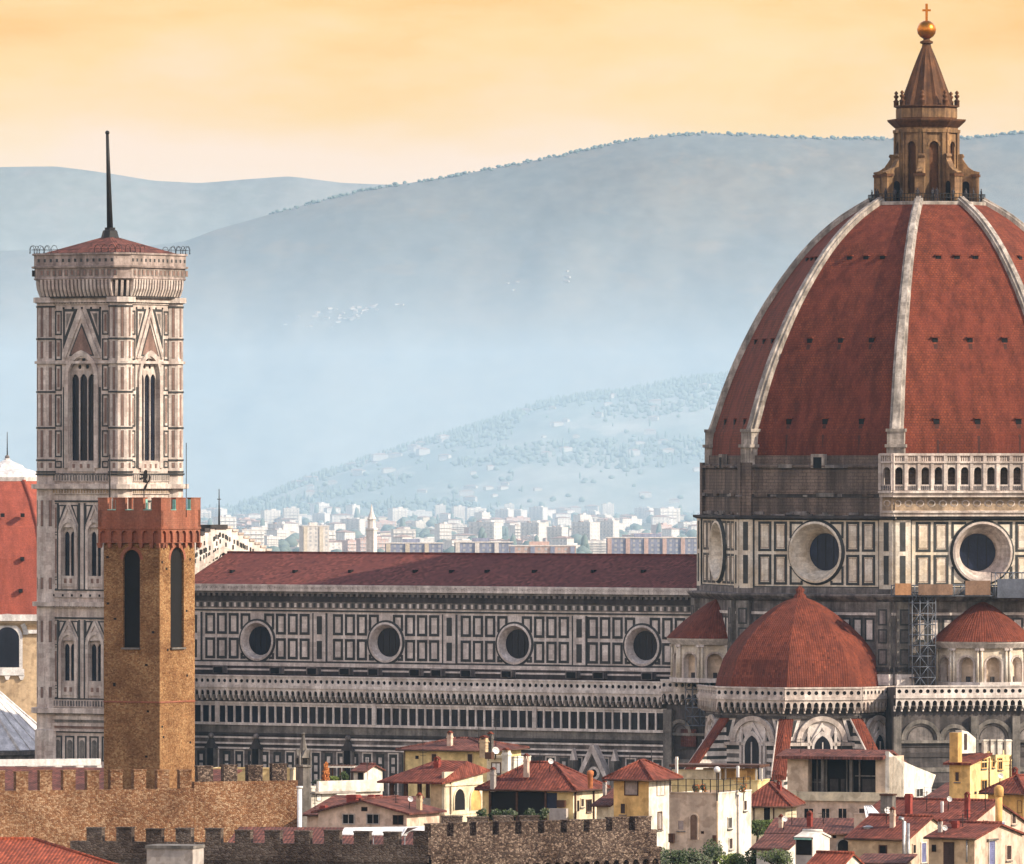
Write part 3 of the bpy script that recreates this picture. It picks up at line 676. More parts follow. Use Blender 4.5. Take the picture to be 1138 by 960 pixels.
for a in (A_SW, A_S, A_SE, A_E):
    for z in (59.9, 70.3, 81.0):
        r = (rz(z)-.5)*c22
        for f in (-.5, 0, .5):
            fr = Fr(C0+ang(a)*r, a); u = f*rz(z)*w22*(1.0 if z < 80 else .75)
            q = MB(); q.box(fr, u-.36, u+.36, z-.42, z+.36, -.6, .12, 'void'); q.box(fr, u-.48, u+.48, z+.36, z+.5, -.6, .3, 'dome tile'); ln = rnd.uniform(2.5, 6.5) if z < 80 else rnd.uniform(1.5, 3); pts = []
            for i in range(7):                                           # rusty run-off below each opening, lying on the tiles
                zs_ = z-.4-ln*i/6; rr = (rz(zs_)-.5)*c22+.03
                pts.append((Fr(C0+ang(a)*rr, a), zs_, .3*(1-i/7)*rnd.uniform(.7, 1.1)))
            for (f1, z1, w1), (f2, z2, w2) in zip(pts, pts[1:]): q.face([f2.p(u-w2, z2, .0), f2.p(u+w2, z2, .0), f1.p(u+w1, z1, .0), f1.p(u-w1, z1, .0)], 'dome stain')
            q.build('dome_vent', dome)
# --- lantern
la = MB(); zl = lambda y: H+(HY-y)/8.5
la.ngon(C0, [(7.3, zl(231)), (8.1, zl(229)), (8.1, zl(225.5)), (7.9, zl(225)), (4, zl(224.8))], 8, ROT, 'rib marble')
bodyR = 4.15
la.ngon(C0, [(bodyR-.5, zl(225)), (bodyR-.5, zl(141))], 8, ROT, 'lantern dark')
for j in range(8):
    a = 12.1+45*j; fr = Fr(C0+ang(a)*bodyR*c22, a); hwid = bodyR*w22
    la.holed(fr, rect(-hwid, hwid, zl(225), zl(140)), [arch(-.62, .62, zl(216), zl(163), 6)], 0, .34, 'lantern marble')
    q1, q2 = arcband(-.9, .9, zl(163), .28, 6); la.strip(fr, q1, q2, .1, .1, 'lantern marble')
    for e in (-1, 1): la.box(fr, e*(hwid-.3)-.26, e*(hwid-.3)+.26, zl(225), zl(146), 0, .22, 'lantern marble')
    la.box(fr, -hwid-.05, hwid+.05, zl(148), zl(144.5), 0, .3, 'lantern marble')
la.ngon(C0, [(bodyR+.1, zl(142)), (bodyR+.5, zl(139)), (bodyR+1.0, zl(135)), (bodyR+1.05, zl(133)), (4.0, zl(132.3)), (4.0, zl(120)), (4.3, zl(119)), (4.3, zl(117.5)), (3.3, zl(117))], 8, ROT, 'lantern dark')
la.ngon(C0, [(4.05, zl(131)), (4.05, zl(121))], 8, ROT, 'lantern marble', cap=False)
k = 24; cone = []
for y, r in ((117.2, 3.35), (108, 3.0), (95, 2.45), (80, 1.85), (65, 1.2), (52, .62), (49, .55), (48, .85), (46, .85), (44.5, .45), (43, .4)):
    cone.append((r, zl(y)))
vs = []
for r, z in cone:
    for i in range(k*2): rr = r*(1.06 if i % 4 == 0 else .97) if r > .9 else r; d = ang(ROT+i*360/(2*k)); vs.append(C0+d*rr+Vector((0, 0, z)))
la.raw(vs, [(i*2*k+j, i*2*k+(j+1) % (2*k), (i+1)*2*k+(j+1) % (2*k), (i+1)*2*k+j) for i in range(len(cone)-1) for j in range(2*k)], 'lantern dark')
lant = la.build('lantern', cath)
for j in range(8):
    a = ROT+45*j; d = ang(a); q = MB(); fr = Fr(C0, a+90)               # radial plane: u runs inward to outward
    sg = 1 if Fr(C0, a+90).u.dot(d) > 0 else -1
    pr = [(3.9, zl(225)), (6.75, zl(225)), (6.75, zl(194)), (6.95, zl(193)), (6.95, zl(191.5)), (6.2, zl(190)), (5.5, zl(186)), (5.0, zl(180)), (4.75, zl(176.5)), (4.95, zl(174)), (4.8, zl(171.5)), (4.4, zl(171.5)), (3.9, zl(174))]
    pr = [(sg*u, z) for u, z in pr]
    q.poly(fr, pr, -.42, .42, 'lantern marble')
    fo = Fr(C0+d*6.75, a); q.box(fo, -.62, .62, zl(225), zl(197), -.7, .12, 'lantern marble'); q.box(fo, -.75, .75, zl(197), zl(194), -.8, .25, 'lantern dark')
    fa = [(sg*u, z) for u, z in arch(4.7, 5.7, zl(224), zl(206), 5)]
    for nn in (-.43, .43): q.poly(fr, fa, nn-.01, nn+.01, 'void')
    q.build('buttress', lant)
    q = MB(); c = C0+d*4.0
    q.ngon(c, [(.34, zl(119)), (.34, zl(113)), (.42, zl(112.5)), (.2, zl(111)), (.16, zl(109.5)), (.33, zl(107.8)), (.33, zl(106.5)), (.12, zl(105.3)), (.24, zl(104)), (.24, zl(102.8)), (.05, zl(101))], 8, 0, 'lantern dark', smooth=True)
    q.build('pinnacle', lant)
q = MB(); q.ball(C0+Vector((0, 0, zl(33))), 1.25, 'gold', 20); q.build('golden_ball', lant)
q = MB(); fr = Fr(C0, 0); q.box(fr, -.16, .16, zl(24), zl(4), -.12, .12, 'gold'); q.box(fr, -.55, .55, zl(12.5), zl(10.2), -.11, .11, 'gold'); q.build('cross', lant)
q = MB()
for j in range(8):
    a, b = ROT+45*j, ROT+45*j+45; p0, p1 = C0+ang(a)*7.7, C0+ang(b)*7.7; z = zl(225)
    for zz_ in (.5, 1.0): q.tube([p0+Vector((0, 0, z+zz_)), p1+Vector((0, 0, z+zz_))], .05, 'iron', 4)
    for i in range(14):
        p = p0.lerp(p1, i/14); q.tube([p+Vector((0, 0, z)), p+Vector((0, 0, z+1.05))], .04, 'iron', 4)
q.build('railing', lant)
# --- south tribune: low red dome on arcaded walls, tiled buttresses
TC = CL(0, 32.0); zt_ = lambda y: H+(HY-y)/8.7
RT = 12.2
tb = MB()
tb.ngon(TC, [(RT, 0), (RT, zt_(764))], 8, ROT, 'old marble')
for a in (A_SW, A_S, A_SE, A_E):
    fr = Fr(TC+ang(a)*RT*c22, a); hwid = RT*w22
    gallery(tb, fr, -hwid-.38, hwid+.38, lambda y: zt_(y+9), 0, .92, m='white marble')
    za, zs = zt_(797), zt_(822)
    o, i_ = arcband(-3.3, 3.3, zs, .62, 10); tb.strip(fr, o, i_, .5, .42, 'white marble', False); tb.strip(fr, o, o, 0, .5, 'grey marble'); tb.strip(fr, i_, i_, .1, .42, 'grey marble')
    tb.poly(fr, arch(-2.65, 2.65, zs-.2, zs, 10), 0, .06, 'grey marble')
    for (ua, ub) in ((-2.3, -1.1), (1.1, 2.3)): tb.poly(fr, [(ua, zs+.1), (ub, zs+.1), ((ua+ub)/2, zs+1.3)], .06, .1, 'green marble')
    tb.box(fr, -hwid, hwid, zs-.45, zs-.05, 0, .5, 'white marble')
    for k in range(9):
        z1 = zs-.45-k*1.05
        tb.box(fr, -hwid, hwid, z1-.55, z1, 0, .05, 'green marble' if k % 2 == 0 else 'old marble'); tb.box(fr, -hwid, hwid, z1-1.05, z1-.55, 0, .10, 'grey marble')
    for e in (-1, 1):
        tb.poly(fr, [(e*3.55, zs+.2), (e*4.4, zs+.2), (e*4.4, zt_(796)), (e*2.7, zt_(796))][::e], 0, .08, 'grey marble')
        tb.poly(fr, [(e*3.75, zs+.7), (e*4.15, zs+.7), (e*4.15, zt_(798)), (e*3.2, zt_(798))][::e], .08, .11, 'green marble')
    tb.box(fr, -hwid, hwid, zt_(796), zt_(793), 0, .3, 'dark stone')
trib = tb.build('tribune', cath)
for a in (A_SW, A_S, A_SE, A_E):
    fr = Fr(TC+ang(a)*RT*c22, a); zs = zt_(822); q = MB()
    q.poly(fr, arch(-1.35, 1.35, 0, zt_(828), 8, .7), 0, .55, 'grey marble'); q.poly(fr, arch(-1.05, 1.05, 0, zt_(829), 8, .7), .55, .59, 'dark glass')
    q.box(fr, -.07, .07, 0, zt_(822), .59, .7, 'grey marble'); q.poly(fr, [(-1.7, zt_(824)), (1.7, zt_(824)), (0, zt_(800))], .0, .32, 'grey marble'); q.poly(fr, [(-1.1, zt_(823)), (1.1, zt_(823)), (0, zt_(806))], .32, .36, 'old marble')
    for e in (-1.75, 1.75): q.box(fr, e-.16, e+.16, 0, zt_(812), 0, .5, 'grey marble'); q.poly(fr, [(e-.2, zt_(812)), (e+.2, zt_(812)), (e, zt_(805))], .1, .4, 'grey marble')
    q.build('lancet_window', trib)
sd = MB()
pr = [(10.95, 26.0), (10.75, 27.3), (9.95, 29.6), (8.95, 31.2), (7.8, 32.6), (6.45, 33.9), (5.0, 35.05), (3.5, 36.1), (2.0, 36.95), (.5, 37.5)]
sd.ngon(TC, pr, 8, ROT, 'small dome tile')
sd.ngon(TC, [(.9, 37.2), (.75, 37.7), (.45, 38.0), (.6, 38.4), (.1, 38.9)], 8, 0, 'small dome tile', smooth=True)
sd.ngon(TC, [(11.4, 25.6), (11.4, 26.05), (10.6, 26.15)], 8, ROT, 'dark stone')
sd.build('small_dome', cath)
for j, a in enumerate((-55.4, -10.4, 34.6)):
    d = ang(a); q = MB(); fr = Fr(TC, a+90); sg = 1 if fr.u.dot(d) > 0 else -1
    r0, r1, za, zb_ = RT-.3, RT+5.6, zt_(796), zt_(858)
    q.poly(fr, [(sg*r0, 0), (sg*r1, 0), (sg*r1, zb_), (sg*r0, za)], -.6, .6, 'grey marble')
    for k in range(12):
        z = zt_(803)-k*1.0; rr = min(r1, r0+(za-z)/(za-zb_)*(r1-r0))
        if z-.4 > zb_-6: q.poly(fr, [(sg*r0, z-.4), (sg*rr, z-.4), (sg*(rr-.2), z), (sg*r0, z)], -.63, .63, 'green marble')
    L0, L1 = d*r0+Vector((0, 0, za+.05)), d*(r1+.3)+Vector((0, 0, zb_-.1)); t = Vector((-d.y, d.x, 0))
    up = Vector((0, 0, .3))
    for e0, e1, m in ((-.95, 0, 'small dome tile'), (0, .95, 'small dome tile')):
        c = [TC+L0+t*e0, TC+L1+t*e0, TC+L1+t*e1, TC+L0+t*e1]
        rise = lambda e: Vector((0, 0, .45)) if e == 0 else Vector((0, 0, .1))
        q.hexa([c[0]-up, c[1]-up, c[2]-up, c[3]-up, c[0]+rise(e0), c[1]+rise(e0), c[2]+rise(e1), c[3]+rise(e1)], m)
    q.tube([TC+L0-t*.98, TC+L1-t*.98], .14, 'white marble', 5)
    q.build('buttress', cath)
# --- half-round exedrae with niches and conical tiled roofs
def exedra(a, rad=5.9):
    base = C0+ang(a)*28.0; e = MB(); zb_, ze, za = zt_(762), zt_(714), zt_(667.5)
    fw = 2*rad*math.sin(R(18)); ap = rad*math.cos(R(18))
    o = thing_part = None
    for k in range(-2, 3):
        fr = Fr(base+ang(a+36*k)*ap, a+36*k)
        z0, zs = zt_(757), zt_(738)
        e.holed(fr, rect(-fw/2, fw/2, zb_, ze), [arch(-1.0, 1.0, z0, zs, 8)], 0, .9, 'drum marble', 'grey marble', 'beige plaster')
        e.box(fr, -.25, .25, z0, z0+.7, -.8, -.5, 'dark stone')
        o_, i_ = arcband(-1.25, 1.25, zs, .24, 8); e.strip(fr, o_, i_, .14, .1, 'white marble'); e.strip(fr, o_, o_, 0, .14, 'white marble')
        for s_ in (-1, 1):
            e.tube([fr.p(s_*(fw/2-.22), z0, .18), fr.p(s_*(fw/2-.22), zt_(722), .18)], [.2, .17], 'drum marble', 8)
            e.box(fr, s_*(fw/2-.22)-.26, s_*(fw/2-.22)+.26, zt_(722), zt_(719.5), 0, .45, 'grey marble')
            e.box(fr, s_*1.12-.14, s_*1.12+.14, z0, zs, 0, .15, 'white marble')
        e.box(fr, -fw/2-.1, fw/2+.1, zb_, z0, 0, .45, 'grey marble')
    A0, A1 = -90, 90
    e.ngon(base, [(rad+.2, zt_(719.5)), (rad+.45, zt_(717)), (rad+.75, zt_(714)), (rad+.8, zt_(712))], 20, a-90, 'grey marble', 0, 180, cap=False)
    e.build('exedra', cath)
    q = MB(); pf = [(rad+.9, zt_(712.2)), (rad+.2, zt_(706)), (4.6, zt_(694)), (3.0, zt_(683)), (1.4, zt_(673)), (.05, za)]
    q.ngon(base, pf, 20, a-90, 'small dome tile', 0, 180)
    q.build('exedra_roof', cath)
exedra(A_SE); exedra(A_SW)
# --- low blocks under the exedrae
zq = lambda y: H+(HY-y)/8.76
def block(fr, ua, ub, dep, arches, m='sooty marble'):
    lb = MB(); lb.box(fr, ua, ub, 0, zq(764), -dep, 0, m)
    gallery(lb, fr, ua-.3, ub+.3, lambda y: zq(y+9), 0, .92)
    zs = zq(822)
    for c, r in arches:
        o, i_ = arcband(c-r, c+r, zs, .5, 10); lb.strip(fr, o, i_, .4, .35, 'grey stone'); lb.strip(fr, o, o, 0, .4, 'grey stone'); lb.strip(fr, i_, i_, .05, .35, 'grey stone')
        lb.poly(fr, arch(c-r+.5, c+r-.5, zs-.2, zs, 10), 0, .05, 'old marble')
        o, i_ = arcband(c-r+.8, c+r-.8, zs, .12, 10); lb.strip(fr, o, i_, .08, .08, 'dark stone')
    lb.box(fr, ua, ub, zs-.4, zs-.05, 0, .45, 'grey stone'); lb.box(fr, ua, ub, zs-.9, zs-.4, 0, .12, 'dark stone')
    for k in range(6): lb.box(fr, ua, ub, zs-2.2-k*1.9, zs-1.6-k*1.9, 0, .12, 'grey stone' if k % 2 else 'dark stone')
    n = int((ub-ua)/1.3)
    for k in range(n):
        c = ua+(k+.5)*(ub-ua)/n; lb.frame(fr, c-.5, c+.5, zs-9.5, zs-6.2, .14, .12, .18, 'grey stone')
    return lb
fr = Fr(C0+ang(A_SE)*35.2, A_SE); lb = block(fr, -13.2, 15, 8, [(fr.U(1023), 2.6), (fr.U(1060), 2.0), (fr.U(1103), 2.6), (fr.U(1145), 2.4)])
for px in (996, 1082, 1128):
    b = fr.U(px); lb.box(fr, b-.5, b+.5, 0, zq(796), 0, .7, 'grey stone')
lb.build('chapel_wall', cath)
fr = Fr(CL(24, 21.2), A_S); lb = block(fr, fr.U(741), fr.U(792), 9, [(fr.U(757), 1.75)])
lb.box(fr, fr.U(741)-.2, fr.U(741)+1.1, 0, zq(796), 0, .6, 'grey stone')
lb.box(fr, fr.U(758), fr.U(775), zq(838), zq(818), 0, .35, 'old roof')
lb.build('chapel_wall', cath)
# ---------------------------------------------------------------- bell tower
CT = CL(107.4, 33.0); zb8 = lambda y: H+(HY-y)/8.33
bell = thing('bell_tower', 'tall square marble bell tower with long gothic windows and a mast', 'bell tower', CT)
HB = 6.45
bd = MB()
frs = [Fr(CT+ang(A_S+90*k)*HB, A_S+90*k) for k in range(4)]
WM = 'white marble'
def pieces(fr, z0, z1, win, m=WM):                                       # wall with its window openings
    bd.holed(fr, rect(-HB, HB, z0, z1), [arch(c-w_/2, c+w_/2, a, s, 8, .3) for c, w_, a, s in win], 0, 1.3, m)
def gable(fr, c, hw, z0, z1, t, n, m=WM):
    bd.poly(fr, [(c-hw, z0), (c-hw+t, z0), (c, z1-t*1.9), (c+hw-t, z0), (c+hw, z0), (c, z1)], n, n+.22, m)
    bd.poly(fr, [(c-hw+t, z0), (c+hw-t, z0), (c, z1-t*1.9)], n, n+.06, m)
    if hw > 2:
        bd.poly(fr, [(c-hw+t*2, z0+.3), (c+hw-t*2, z0+.3), (c, z1-t*3.6)], n+.06, n+.09, 'green marble'); bd.poly(fr, [(c-hw+t*2.5, z0+.5), (c+hw-t*2.5, z0+.5), (c, z1-t*4.6)], n+.09, n+.12, 'pink marble')
S3 = dict(w=3.3, z0=zb8(516), zs=zb8(424)); S3W = [(0, 4.15, zb8(512), zb8(418))]
c2 = 2.2
S2W = [(-c2, 2.1, zb8(641), zb8(592)), (c2, 2.1, zb8(641), zb8(592))]
S1W = [(-c2, 2.1, zb8(757), zb8(717)), (c2, 2.1, zb8(757), zb8(717))]
for k, fr in enumerate(frs):
    pieces(fr, 0, zb8(786), []); pieces(fr, zb8(786), zb8(668), S1W); pieces(fr, zb8(668), zb8(535), S2W); pieces(fr, zb8(535), zb8(330), S3W)
    bd.box(fr, -HB+1.4, HB-1.4, 0, zb8(330), -1.75, -1.45, 'void')
    if k > 1: continue
    # storey 3: gabled triple window
    o, i_ = arcband(-2.75, 2.75, zb8(418), .62, 9, .3); bd.strip(fr, o, i_, .32, .26, WM); bd.strip(fr, o, o, 0, .32, WM); bd.strip(fr, i_, i_, 0, .26, WM)
    for e in (-1, 1):
        bd.box(fr, e*2.43-.32, e*2.43+.32, zb8(520), zb8(418), 0, .28, WM); bd.box(fr, e*2.95-.13, e*2.95+.13, zb8(520), zb8(430), 0, .08, 'green marble')
        for ya, yb in ((520, 512), (508, 478), (474, 438), (434, 405), (400, 376), (372, 345)):
            bd.frame(fr, e*3.85-.55, e*3.85+.55, zb8(ya), zb8(yb), .19, 0, .07, 'green marble'); bd.box(fr, e*3.85-.17, e*3.85+.17, zb8(ya)+.5, max(zb8(ya)+.6, zb8(yb)-.5), 0, .05, 'pink marble')
    gable(fr, 0, 3.1, zb8(398), zb8(343), .52, .02)
    bd.strip(fr, circ(0, zb8(388), .62, 16), circ(0, zb8(388), .4, 16), .12, .12, 'white marble', True); bd.face([fr.p(*p, .1) for p in circ(0, zb8(388), .3, 12)], 'green marble')
    for e in (-1, 1):                                                    # dark triangles beside the gable
        bd.poly(fr, [(e*.7, zb8(343)), (e*3.1, zb8(343)), (e*3.1, zb8(388))][::e], 0, .03, 'green marble')
        bd.poly(fr, [(e*1.35, zb8(346)), (e*2.75, zb8(346)), (e*2.75, zb8(373))][::e], .03, .06, WM)
        bd.poly(fr, [(e*1.75, zb8(348)), (e*2.5, zb8(348)), (e*2.5, zb8(364))][::e], .06, .09, 'grey stone')
    bd.box(fr, -2.2, 2.2, zb8(524), zb8(513), 0, .2, WM)
    for u in (-1.2, 0, 1.2): bd.box(fr, u-.2, u+.2, zb8(520), zb8(515.5), .2, .24, 'pink marble')
    # storeys 1 and 2: paired double windows under steep gables
    for (yg, ya, ys, yb, yt) in ((561, 586, 592, 655, 556), (690, 712, 717, 776, 686)):
        for c in (-c2, c2):
            o, i_ = arcband(c-1.5, c+1.5, zb8(ys), .42, 8, .3); bd.strip(fr, o, i_, .3, .26, WM); bd.strip(fr, o, o, 0, .3, WM)
            for e in (-1, 1): bd.box(fr, c+e*1.29-.21, c+e*1.29+.21, zb8(yb), zb8(ys), 0, .26, WM); bd.box(fr, c+e*1.75-.14, c+e*1.75+.14, zb8(yb+1), zb8(yt+3), 0, .06, 'green marble')
            gable(fr, c, 1.5, zb8(ya), zb8(yg), .3, .03)
            for e in (-1, 1):
                bd.poly(fr, [(c+e*.35, zb8(yg)), (c+e*1.6, zb8(yg)), (c+e*1.6, zb8(ya-3))][::e], 0, .03, 'green marble'); bd.poly(fr, [(c+e*.75, zb8(yg+1.5)), (c+e*1.4, zb8(yg+1.5)), (c+e*1.4, zb8(ya-10))][::e], .03, .06, WM)
            bd.box(fr, c-1.5, c+1.5, zb8(yb-3), zb8(yb-15), 0, .12, WM)
            for u in (-.45, .45): bd.box(fr, c+u-.2, c+u+.2, zb8(yb-7), zb8(yb-12), .12, .16, 'pink marble')
        for e in (-1, 1):
            for ya_, yb_ in ((yb, yb-11), (yb-13, ys+2), (ys, yt+3)):
                bd.frame(fr, e*4.3-.42, e*4.3+.42, zb8(ya_), zb8(yb_), .11, 0, .07, 'green marble'); bd.box(fr, e*4.3-.12, e*4.3+.12, zb8(ya_)+.6, max(zb8(ya_)+.7, zb8(yb_)-.6), 0, .05, 'pink marble')
        bd.box(fr, -4.9, 4.9, zb8(yb+1.5), zb8(yb), 0, .1, 'green marble'); bd.box(fr, -4.9, 4.9, zb8(yt+2), zb8(yt), 0, .1, 'green marble')
    for ya, yb, d, m in ((549, 543, .22, 'frieze marble'), (676, 671, .22, 'frieze marble'), (535, 527, .2, 'grey stone'), (338, 331, .2, 'grey stone'), (786, 778, .15, 'old marble')):
        bd.box(fr, -5.1, 5.1, zb8(ya), zb8(yb), 0, d, WM)
        for i in range(22): u = -4.9+i*.457; bd.box(fr, u-.13, u+.13, zb8(ya)+.12, zb8(yb)-.12, d, d+.04, m)
    for i in range(7): u = -4.5+i*1.5; bd.box(fr, u-.14, u+.14, zb8(663), zb8(660.5), .2, .24, 'void'); bd.box(fr, u-.14, u+.14, zb8(343), zb8(341), 0, .06, 'void')
    bd.box(fr, -5.1, 5.1, zb8(664), zb8(659), 0, .2, WM)
    for ya, yb, d, m in ((800, 796, .3, WM), (803, 800, .1, 'grey stone'), (807, 804, .3, WM), (809.5, 807, .12, 'pink marble'), (813, 810.5, .35, WM), (814.5, 813, .1, 'green marble')): bd.box(fr, -5.1, 5.1, zb8(ya), zb8(yb), 0, d, m)
    for i in range(5):
        u = -4.0+i*2.0; bd.frame(fr, u-.75, u+.75, zb8(846), zb8(818), .22, 0, .07, 'green marble'); bd.poly(fr, arch(u-.42, u+.42, zb8(843), zb8(826), 5), .02, .05, 'grey stone')
# corner turrets (octagonal buttresses) with pink strips
for i in range(4):
    d1, d2 = ang(A_S+90*i), ang(A_S+90*i+90)
    c = CT+d1*5.9+d2*5.9; rt = 1.62
    bd.ngon(c, [(rt+.25, 0), (rt+.25, zb8(812)), (rt, zb8(811)), (rt, zb8(330))], 8, A_S+22.5, WM)
    for j in range(8):
        a = A_S+45*j; f2 = Fr(c+ang(a)*rt*c22, a)
        for ya, yb in ((520, 514), (508, 478), (473, 438), (433, 408), (398, 379), (374, 340), (655, 642), (585, 556), (714, 690), (776, 764)):
            bd.box(f2, -.22, .22, zb8(ya), zb8(yb), 0, .02, 'grey stone'); bd.box(f2, -.15, .15, zb8(ya)+.06, zb8(yb)-.06, .02, .04, 'pink marble')
    for y in (340, 376, 402, 435, 475, 511, 524): bd.ngon(c, [(rt, zb8(y+1.3)), (rt+.1, zb8(y+1.3)), (rt+.1, zb8(y-.7)), (rt, zb8(y-.7))], 8, A_S+22.5, 'green marble', cap=False)
# string courses round the whole shaft
def ring(y, h, d, m):
    z = zb8(y)
    for k in range(4):
        fr = frs[k]; bd.box(fr, -5.2, 5.2, z-h, z, 0, d, m)
        c = CT+ang(A_S+90*k)*5.9+ang(A_S+90*k+90)*5.9; bd.ngon(c, [(1.6, z-h), (1.62+d, z-h), (1.62+d, z), (1.6, z)], 8, A_S+22.5, m)
for y, h, d, m in ((330, .7, .45, WM), (334, .3, .2, 'green marble'), (526, .25, .2, 'green marble'), (538, .6, .75, WM), (541, .3, .5, WM), (669, .6, .6, WM), (671.5, .3, .35, 'grey stone'), (787, .7, .75, WM), (790, .4, .5, 'grey stone'), (401, .35, .3, WM)): ring(y, h, d, m)
# crowning parapet on corbels
def octsq(h, ch): return [(h, -(h-ch)), (h, h-ch), (h-ch, h), (-(h-ch), h), (-h, h-ch), (-h, -(h-ch)), (-(h-ch), -h), (h-ch, -h)]
t1, t2 = ang(A_S), ang(A_S+90)
def prism(rings, m, cap=True):
    vs = []; fs = []
    for h, ch, z in rings: vs += [CT+t2*a+t1*b+Vector((0, 0, z)) for a, b in octsq(h, ch)]
    for i in range(len(rings)-1):
        for j in range(8): q = (j+1) % 8; fs.append((i*8+j, i*8+q, (i+1)*8+q, (i+1)*8+j))
    if cap: fs.append(tuple(range((len(rings)-1)*8, len(rings)*8)))
    bd.raw(vs, fs, m)
prism([(7.35, 1.6, zb8(331)), (7.35, 1.6, zb8(310))], 'dark stone'); prism([(7.9, 1.7, zb8(311)), (8.05, 1.75, zb8(309.5)), (7.95, 1.7, zb8(308)), (7.95, 1.7, zb8(298)), (8.25, 1.8, zb8(297.5)), (8.3, 1.8, zb8(295.5)), (8.0, 1.7, zb8(295)), (8.0, 1.7, zb8(283.5)), (8.2, 1.75, zb8(283)), (8.2, 1.75, zb8(281)), (7.4, 1.6, zb8(281))], 'crown marble')
for k in range(4):
    fr = Fr(CT+ang(A_S+90*k)*7.0, A_S+90*k)
    for i in range(19):
        u = -5.6+i*11.2/18; bd.poly(Fr(fr.p(u, 0), A_S+90*k+90), [(s_*(1 if Fr((0, 0), A_S+90*k+90).u.dot(fr.n) > 0 else -1), z) for s_, z in ((0, zb8(330)), (.5, zb8(329)), (.9, zb8(321)), (.98, zb8(314)), (.98, zb8(310)), (0, zb8(310)))], -.17, .17, WM)
    for i in range(18):
        u = -5.6+(i+.5)*11.2/18; bd.poly(fr, [(u-.31, zb8(313.6)), (u-.31, zb8(310)), (u+.31, zb8(310)), (u+.31, zb8(313.6)), (u+.17, zb8(312)), (u, zb8(311.3)), (u-.17, zb8(312))], .6, .93, 'crown marble')
    for i in range(13):
        u = -6+i; f8 = Fr(CT+ang(A_S+90*k)*8.0, A_S+90*k); bd.box(f8, u-.17, u+.17, zb8(291), zb8(287.5), 0, .03, 'green marble')
        bd.box(f8, u+.2, u+.8, zb8(306.5), zb8(299.5), -.05, -.01, 'grey stone'); bd.box(f8, u+.32, u+.68, zb8(305.5), zb8(300.5), -.01, .02, 'pink marble')
    dg = A_S+90*k+45; f9 = Fr(CT+ang(dg)*9.1, dg)
    for i in (-1, 0, 1): bd.poly(Fr(f9.p(i*.75, 0), dg+90), [(s_*(1 if Fr((0, 0), dg+90).u.dot(f9.n) > 0 else -1), z) for s_, z in ((-.4, zb8(330)), (.25, zb8(329)), (.68, zb8(321)), (.78, zb8(314)), (.78, zb8(310)), (-.4, zb8(310)))], -.17, .17, WM)
shaft = bd.build('shaft', bell)
def tracery(fr, c, w_, z0, zs, n, lab):
    q = MB(); h = arch(c-w_/2, c+w_/2, z0, zs, 8, .3); q.face([fr.p(u, z, -.62) for u, z in h], 'dark glass'); q.build('window_glass', bell)
    q = MB(); lw = w_/n; zl_ = zs-.15
    holes = [arch(c-w_/2+i*lw+.08, c-w_/2+(i+1)*lw-.08, z0+.02, zl_-lw*.3, 5, .6) for i in range(n)]
    top = [p for p in h]
    ap = max(z for u, z in h)
    if n == 3: holes += [circ(c-.62, zl_+lw*1.05, .3, 10), circ(c+.62, zl_+lw*1.05, .3, 10), circ(c, zl_+lw*1.75, .34, 10)]
    else: holes += [circ(c, zl_+lw*.98, .24, 10)]
    q.holed(fr, h, holes, -.36, .2, WM) 
    q.build('tracery', bell)
for fr in frs[:2]:
    tracery(fr, 0, 4.05, zb8(512), zb8(418), 3, '')
    for W_ in (S2W, S1W):
        for c, w_, a, s in W_: tracery(fr, c, w_-.06, a, s, 2, '')
q = MB(); zt0 = zb8(280.5)
vs = [CT+t2*a+t1*b+Vector((0, 0, zt0)) for a, b in octsq(7.0, 1.5)]+[CT+t2*a+t1*b+Vector((0, 0, zb8(262.5))) for a, b in octsq(.9, .2)]
q.raw(vs, [(j, (j+1) % 8, 8+(j+1) % 8, 8+j) for j in range(8)], 'old roof'); q.build('roof', bell)
q = MB(); q.ngon(CT, [(1.25, zb8(264)), (.95, zb8(255)), (.7, zb8(254)), (.7, zb8(251.5))], 8, 0, 'iron')
q.tube([CT+Vector((0, 0, zb8(253))), CT+Vector((-.25, 0, zb8(180))), CT+Vector((-.36, 0, zb8(147)))], [.42, .26, .2], 'iron', 8); q.ball(CT+Vector((-.36, 0, zb8(145.5))), .3, 'iron', 8)
q.build('mast', bell)
q = MB()
for k in range(4):
    fr = Fr(CT+ang(A_S+90*k)*7.85, A_S+90*k)
    for e in (-1, 1):
        for i in range(4):
            u = e*(7.0-i*1.15); z = zb8(281); q.tube([fr.p(u-.5, z), fr.p(u-.5, z+.6), fr.p(u-.3, z+.95), fr.p(u, z+1.05), fr.p(u+.3, z+.95), fr.p(u+.5, z+.6), fr.p(u+.5, z)], .045, 'iron', 4)
    q.tube([fr.p(-7.2, zb8(281)+.5), fr.p(7.2, zb8(281)+.5)], .03, 'iron', 4)
q.build('railing', bell)
